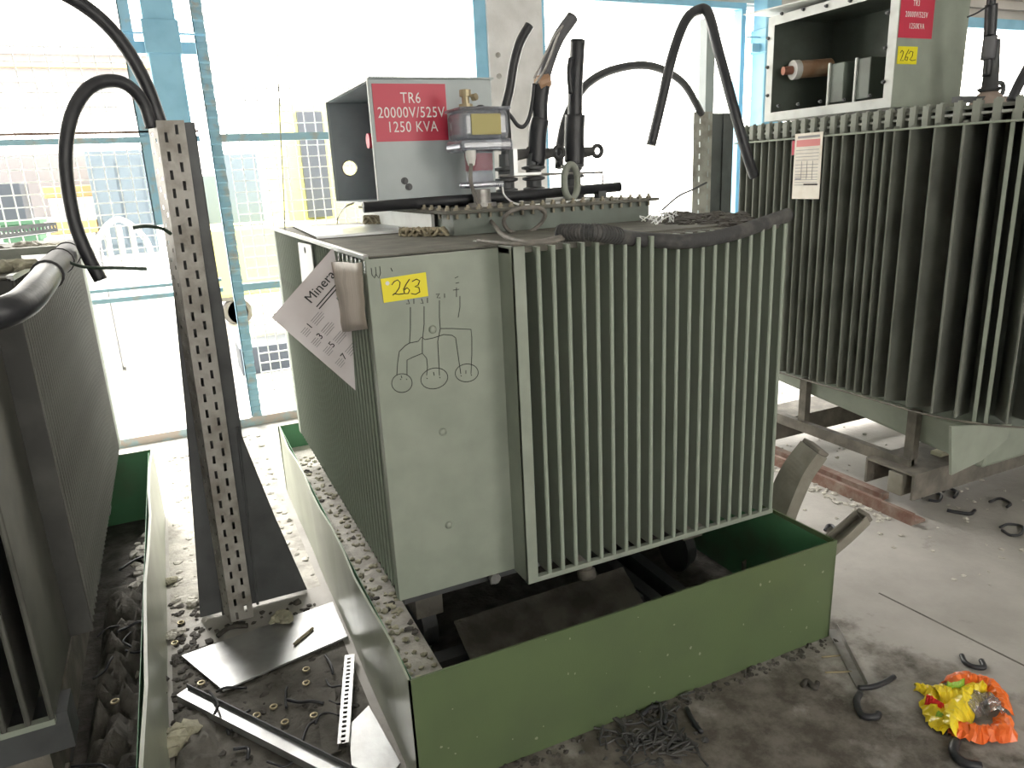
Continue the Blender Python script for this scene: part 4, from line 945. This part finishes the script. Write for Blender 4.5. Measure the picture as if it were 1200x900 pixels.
# blue-white channel bar
p0, p1 = un(213,812,'z',.04), un(372,893,'z',.04)
cb = empty('channel_bar', p0, 'long steel channel with a shiny edge lying diagonally on the dark floor', 'channel')
d_ = (p1-p0); Lg = d_.length+.25; d_.normalize(); nn = V(-d_.y, d_.x, 0)
e_ = lambda a_, s_, z_: V(p0.x,p0.y,.012)+d_*a_+nn*s_+V(0,0,z_)
MB().slab([e_(0,-.02,.03), e_(Lg,-.02,.03), e_(Lg,.022,.03), e_(0,.022,.03)], (0,0,.003)).build('channel_web', BSTEEL, cb)
MB().slab([e_(0,-.02,.004), e_(Lg,-.02,.004), e_(Lg,-.02,.03), e_(0,-.02,.03)], nn*.003).build('channel_flange', BSTEEL, cb)
MB().slab([e_(0,.022,.004), e_(Lg,.022,.004), e_(Lg,.022,.05), e_(0,.022,.05)], nn*.003).build('channel_flange', DSTEEL, cb)
b = MB(); b.tube(spline([e_(.10,.04,.04), e_(.2,.0,.06), e_(.22,-.03,.05)],4), .005, 6); b.build('tied_cord', INK, cb)
# small perforated rail lying on the floor
p0, p1 = un(400,872,'z',.03), un(408,768,'z',.03)
d_ = (p1-p0); Lg = d_.length; d_.normalize(); nn = V(d_.y, -d_.x, 0)
sr = empty('perforated_rail', V(p0.x,p0.y,0), 'short slotted rail lying between the ladder foot and the green tray', 'rail')
b = MB(); perf_plate(b, V(p0.x,p0.y,.032)-nn*.012, nn, d_, .034, Lg, [.017], (.014,.012), .022, False); b.build('slotted_face', BSTEEL, sr, solid=.002)
for s_ in (-.012, .022): MB().slab([V(p0.x,p0.y,.004)+nn*s_, V(p0.x,p0.y,.004)+nn*s_+d_*Lg, V(p0.x,p0.y,.032)+nn*s_+d_*Lg, V(p0.x,p0.y,.032)+nn*s_], nn*.002).build('side_flange', BSTEEL, sr)
b = MB(); 
for k in (.3,.8): b.box(-.001,-.001,0,.001,.001,.001, Matrix.Translation(V(p0.x,p0.y,.036)+d_*Lg*k))
b.bm.free()

# rubble between the trays (crumbs nobody could count)
def scatter(name, n, region, m, r0, r1, label, cat, sub=1, zz=0., sq=(1,1,.6)):
    b = MB()
    for k in range(n):
        x, y = region(); b.lump(V(x, y, zz+random.uniform(.2,.5)*r0), random.uniform(r0, r1), .4, sub, sq)
    o = b.build(name, m); tag(o, label, cat, kind='stuff'); return o
in_walk = lambda a_, b_: (lambda: (random.uniform(-.62, -.03), random.uniform(a_, b_)))
scatter('rubble', 330, in_walk(1.4, 3.7), PALE, .006, .022, 'pale rubble crumbs over the bright floor behind the ladder', 'rubble')
scatter('rubble', 170, in_walk(.0, 1.25), DEBR, .006, .020, 'dark grit on the shaded floor in front of the ladder', 'rubble')
def near_left():
    y = random.uniform(.0, 1.5); return random.uniform(-.64, -.52), y
scatter('rubble', 170, near_left, DEBR, .006, .018, 'dark rubble heaped against the left tray wall', 'rubble')
scatter('tray_rubble', 420, lambda: (random.uniform(-.80, -.68), random.uniform(-.1, 1.6)), DEBR, .012, .04, 'dark rubble and scraps inside the left tray beside the transformer', 'rubble', zz=.014)
scatter('tray_rubble', 90, lambda: (random.uniform(-.78, -.69), random.uniform(.9, 2.2)), PALE, .012, .03, 'pale crumbs inside the left tray towards the window', 'rubble', zz=.05)
scatter('tray_rubble', 60, lambda: (random.uniform(.2, 1.0), random.uniform(.05, .35)), DEBR, .008, .025, 'dark scraps on the bottom of the green tray', 'rubble', zz=.014)
# floor under scraps: dark dirt sheet in the left tray
from mathutils import noise
def mound(name, x0, x1, y0, y1, z, h, m, label, seed, tilt=0.):
    nx, ny = max(6, int((x1-x0)/.018)), max(6, int((y1-y0)/.018)); b = MB(); g = []
    for i in range(nx+1):
        row = []
        for j in range(ny+1):
            x = x0+(x1-x0)*i/nx; y = y0+(y1-y0)*j/ny; e = min(1, 5*min(i/nx, 1-i/nx)+.0)*min(1, 8*min(j/ny, 1-j/ny))
            n_ = max(0., noise.fractal(V(x*17+seed, y*17, seed), .9, 2.1, 4)*.5+.5); n2 = abs(noise.noise(V(x*34, y*34, seed)))
            row.append(b.bm.verts.new((x, y, z + max(0, (n_**1.4)*h*e + n2*min(.010,h*.5)*e + tilt*e*(x1-x)/(x1-x0)))))
        g.append(row)
    for i in range(nx):
        for j in range(ny): b.bm.faces.new((g[i][j], g[i+1][j], g[i+1][j+1], g[i][j+1]))
    o = b.build(name, m, smooth=True); tag(o, label, 'dust', kind='stuff'); return o
mound('dust_layer', -.890, -.672, -.6, 1.75, .014, .20, DUSTM, 'dark dust and debris filling the left tray beside its side wall', 3)
mound('dust_layer', -.640, -.03, .0, 1.10, .0005, .009, DUSTM, 'dark dust layer on the floor between the two trays in front of the ladder', 5)
mound('dust_layer', -.640, -.51, .05, .74, .001, .07, DUSTM, 'dark dust bank against the outside of the left tray wall', 8)
mound('dust_layer', -.640, -.03, 1.32, 3.4, .0005, .014, DUSTP, 'pale dust layer on the bright floor behind the ladder', 6)
# foam chunks one by one
for (px, py, r_, m_, lab) in ((330,729,.045,FOAM,'yellowish foam chunk on the bright steel plate by the ladder foot'), (207,865,.07,FOAM,'biggest foam chunk at the bottom left against the tray wall'), (205,742,.035,PALE,'pale foam chunk left of the ladder foot'), (154,690,.03,FOAM,'olive foam chunk in the left tray beyond the dark rubble'), (150,640,.05,PALE,'long pale foam piece in the left tray nearest the window'), (198,680,.03,FOAM,'small yellow foam piece on the bright floor left of the guard'),(228,702,.035,PALE,'foam piece against the left foot of the dark guard'), (392,618,.0,FOAM,'')):
    if not lab: continue
    q_ = un(px, py, 'z', .02); b = MB()
    if 'tray' in lab and 'left tray' in lab: q_ = un(px, py, 'z', .10); q_.x = max(min(q_.x, -.69), -.76)
    zz = .022 if 'steel plate' in lab else (.016 if 'left tray' in lab else .0)
    q_.z = zz
    for k in range(6): b.lump(q_+V(random.uniform(-r_,r_)*.6, random.uniform(-r_,r_)*.6, r_*.45), r_*.55, .3, 2, (1.1,1,.7))
    o = b.build('foam_chunk', m_); tag(o, lab, 'foam')
# stick on the plate
p0, p1 = un(345,757,'z',.02), un(367,738,'z',.02)
o = MB().tube([V(p0.x,p0.y,.028), V(p1.x,p1.y,.028)], .006, 6).build('wood_stick', ROPE); tag(o, 'short wooden stick lying on the bright steel plate', 'stick')
# washers
w0 = None
for (px, py) in ((236,802),(359,802),(321,830),(334,848),(368,840),(212,731),(205,755),(142,854),(359,786),(301,840)):
    q_ = un(px, py, 'z', .006)
    if q_.x < -.66: q_.z = .014
    if w0 is None:
        b = MB(); n = 16; b.tube([V(.011*math.cos(2*PI*k/n), .011*math.sin(2*PI*k/n), 0) for k in range(n)], .0035, 6, closed=True); w0 = b.build('washer', BRASS); o = w0
    else: o = w0.copy(); C.objects.link(o)
    o.location = (q_.x, q_.y, (.11 if q_.x < -.66 else .008)+.004)
    if 210 < px < 400 and 700 < py < 806 and px in (359,) : pass
    tag(o, 'small round washer lying loose among the debris on the dark floor', 'washer', 'washers among the debris')
# long twisted wires on dark floor
def scrap(pts, r, m, label, cat='cable scrap', group=None, z=.0):
    P_ = [un(x, y, 'z', z+r*1.2) for x, y in pts]; o = MB().tube(spline(P_, 5), r, 8).build('cable_scrap', m, smooth=True); tag(o, label, cat, group); return o
scrap([(228,868),(245,838),(262,842),(268,860)], .006, RUB, 'curled black cable scrap next to the biggest foam chunk')
scrap([(352,875),(362,850),(380,842),(390,846)], .005, RUB, 'thin dark cord on the floor between the channel and the short rail')
scrap([(150,790),(165,772),(172,800)], .007, RUB, 'black cable scrap in the left tray dark rubble', z=.05)
scrap([(140,668),(155,658),(168,652)], .006, RUB, 'thin black cable scrap in the left tray by the pale foam', z=.05)
scrap([(255,745),(270,735),(290,733)], .01, DEBR, 'dark scrap under the ladder foot')
rs_ = random.Random(21)
def litter(n, x0, x1, y0, y1, z, label, group):
    for k in range(n):
        x, y, a_ = rs_.uniform(x0, x1), rs_.uniform(y0, y1), rs_.uniform(0, 6.28); l_ = rs_.uniform(.03, .07); c_ = rs_.uniform(-.03, .03); r_ = rs_.uniform(.0025, .006)
        d_ = V(math.cos(a_), math.sin(a_), 0); n_ = V(-d_.y, d_.x, 0); o_ = V(x, y, z+r_)
        o = MB().tube(spline([o_-d_*l_, o_-d_*l_*.3+n_*c_, o_+d_*l_*.4+n_*c_*.8+V(0,0,.008), o_+d_*l_]), r_, 7).build('cable_scrap', RUB, smooth=True)
        tag(o, label, 'cable scrap', group)
litter(16, -.50, -.10, .05, .80, .012, 'short black cable offcut among the washers on the dark floor', 'cable offcuts on the dark floor between the trays')
litter(14, -.85, -.71, .0, 1.2, .13, 'short black cable offcut on the dust heap in the left tray', 'cable offcuts in the left tray')
# right-hand floor scraps
scrap([(967,621),(970,616),(975,616),(979,621),(976,627)], .008, RUB, 'small black curl on the white floor left of the small grey arm')
scrap([(1080,583),(1090,577),(1103,580),(1100,587),(1088,586)], .007, RUB, 'flat black loop nearest the skid block on the right floor')
scrap([(1110,598),(1120,600),(1136,602),(1142,598)], .009, RUB, 'thick black strip on the floor below the gusset plate')
scrap([(1172,618),(1182,614),(1198,617),(1196,626),(1184,627),(1174,621)], .006, RUB, 'oval black loop near the right picture edge')
scrap([(1160,588),(1172,584),(1184,590),(1180,594)], .007, RUB, 'small black curl right of the skid near the floor rail')
scrap([(1105,576),(1112,572),(1122,577),(1118,583)], .007, RUB, 'black curl close under the right transformer skid')
scrap([(1127,768),(1131,776),(1140,781),(1153,782),(1150,774)], .009, RUB, 'curved black scrap on the floor above the orange bag')
scrap([(1120,868),(1118,882),(1130,894),(1150,898)], .014, RUB, 'dark curved scrap on the floor under the orange bag')
scrap([(1008,812),(1004,822),(1010,838),(1026,840),(1030,836)], .011, RUB, 'black hooked cable end at the foot of the thin metal strip')
scrap([(1006,806),(1022,805),(1036,800),(1048,793)], .009, RUB, 'black cable tail pointing right of the thin metal strip')
scrap([(963,770),(985,768)], .003, BRASS, 'upper thin brass rod on the floor by the tray corner')
scrap([(967,788),(998,787)], .003, BRASS, 'lower thin brass rod on the floor by the tray corner')
scrap([(940,803),(946,798),(955,806),(958,800)], .009, DEBR, 'dark crumpled scrap on the floor left of the thin metal strip')
p0, p1 = un(975,736,'z',.01), un(1010,804,'z',.01); d_ = (p1-p0).normalized(); nn = V(-d_.y, d_.x, 0)*.016
ms = empty('metal_strip', V(p0.x,p0.y,0), 'thin metal angle strip on the floor off the right front corner of the tray', 'metal strip')
MB().slab([V(*(p0-nn).xy,.002), V(*(p1-nn).xy,.002), V(*(p1+nn).xy,.002), V(*(p0+nn).xy,.002)], (0,0,.003)).build('flat_leg', STEEL, ms)
MB().slab([V(*(p0+nn).xy,.002), V(*(p1+nn).xy,.002), V(*(p1+nn).xy,.028), V(*(p0+nn).xy,.028)], (.003,0,0)).build('upright_leg', STEEL, ms)
b = MB()
for k in range(45):
    px = random.gauss(762, 26); py = random.gauss(868, 17); q_ = un(px, py, 'z', 0)
    pts = [q_+V(random.uniform(-.05,.05), random.uniform(-.05,.05), .004+.012*random.random()) for s_ in range(4)]; b.tube(spline(pts, 3), random.uniform(.002,.0045), 5)
for k in range(60):
    q_ = un(random.gauss(765,34), random.gauss(866,19), 'z', .002); b.lump(q_, random.uniform(.004,.013), .4, 1, (1.3,1,.4))
o = b.build('wire_tangle', RUBD); tag(o, 'tangle of black wire scraps on the floor in front of the green tray', 'wire scraps', kind='stuff')
scrap([(752,838),(765,828),(780,832),(778,848)], .007, RUB, 'black loop touching the foot of the green tray front wall')
scrap([(805,830),(812,845),(822,858)], .008, RUB, 'short dark strip right of the wire tangle')
def fr_rub():
    q_ = un(random.uniform(600,975), 0, 'z', 0) if False else None
    x = random.uniform(.2, 1.6); return x, random.uniform(-.05, -.004)
scatter('rubble', 160, fr_rub, DEBR, .004, .012, 'fine dirt along the foot of the green tray front wall', 'rubble')
scatter('rubble', 220, lambda: (random.uniform(2.3, 3.9), random.uniform(-.1, 2.6)), PALE, .004, .014, 'fine pale debris on the floor around the right transformer skid', 'rubble')
scatter('rubble', 120, lambda: (2.60+random.uniform(-.08,.02), random.uniform(.5, 2.0)), PALE, .006, .02, 'pale crumbs along the rusty floor rail', 'rubble')

# ------------------------------------------------------------------ plastic bag
bag = empty('plastic_bag', un(1130,830,'z',0), 'crumpled orange and yellow plastic bag on the floor at the lower right', 'plastic bag')
bp = lambda x, y, z=.0: un(x, y, 'z', z)
def band(ctrl, w, hgt, m, nm, seed, closed=False, n=6, jag=.012):
    rnd = random.Random(seed); P_ = spline([bp(x,y,.02) for x, y in ctrl], n); b = MB(); rows = 7; g = []
    for i, q_ in enumerate(P_):
        d_ = (P_[min(i+1,len(P_)-1)]-P_[max(i-1,0)]).normalized(); s_ = V(-d_.y, d_.x, 0); ww = w[min(int(i/n), len(w)-1)]*(1-(i % n)/n) + w[min(int(i/n)+1, len(w)-1)]*(i % n)/n
        row = []
        for j in range(rows):
            t_ = j/(rows-1); row.append(b.bm.verts.new(V(q_.x,q_.y,.004) + s_*(t_-.5)*ww + V(rnd.uniform(-jag,jag)*.4, rnd.uniform(-jag,jag)*.4, math.sin(t_*PI)*hgt + abs(rnd.uniform(0,jag)))))
        g.append(row)
    for i in range(len(g)-1):
        for j in range(rows-1): b.bm.faces.new((g[i][j], g[i+1][j], g[i+1][j+1], g[i][j+1]))
    return b.build(nm, m, bag, solid=.0012, smooth=False)
band([(1110,806),(1128,797),(1145,799),(1162,806),(1172,820),(1175,834)], [.05,.09,.08,.07,.06,.06], .035, ORANGE, 'orange_band', 3)
band([(1176,840),(1176,856),(1160,858),(1140,857),(1122,853),(1112,850)], [.05,.07,.06,.07,.06,.04], .03, ORANGE, 'orange_band', 4)
band([(1096,815),(1108,815),(1122,818),(1138,812),(1152,807)], [.07,.12,.09,.07,.05], .04, YELP, 'yellow_panel', 5)
band([(1088,820),(1098,832),(1106,848),(1112,858)], [.06,.09,.08,.03], .03, YELP, 'yellow_panel', 6)
band([(1110,858),(1116,842),(1126,826),(1134,816)], [.05,.10,.08,.05], .045, YELP, 'yellow_panel', 7)
band([(1072,803),(1086,806),(1098,812),(1108,806)], [.02,.05,.06,.05], .02, YELP, 'twisted_end', 8, jag=.008)
band([(1084,824),(1092,828),(1104,836)], [.02,.03,.02], .05, REDP, 'red_lettering', 9, jag=.005)
band([(1108,812),(1118,813),(1128,808)], [.018,.03,.015], .058, GREENP, 'green_print', 10, jag=.004)
band([(1098,842),(1104,846)], [.025,.02], .045, GREENP, 'green_print', 11, jag=.004)
band([(1130,830),(1140,822),(1152,820),(1164,826),(1168,840)], [.08,.10,.09,.08,.05], .035, CLEARP, 'clear_window', 12)

# ------------------------------------------------------------------ light: an overcast bright sky
w = bpy.data.worlds.new('sky'); bpy.context.scene.world = w; w.use_nodes = True
bg = w.node_tree.nodes['Background']; bg.inputs['Color'].default_value = (1,.96,.875,1); bg.inputs['Strength'].default_value = 9.8
sl = bpy.data.lights.new('sun', 'SUN'); sl.energy = 13.0; sl.angle = math.radians(28); sl.color = (1,.97,.92)
so = bpy.data.objects.new('sun', sl); C.objects.link(so); so.rotation_euler = V(.16,-1,-1.15).to_track_quat('-Z','Y').to_euler()
vs = bpy.context.scene.view_settings; bpy.context.scene.display_settings.display_device = 'sRGB'
vs.view_transform = 'Standard'; vs.look = 'None'; vs.gamma = 1; vs.use_curve_mapping = False; vs.exposure = 0
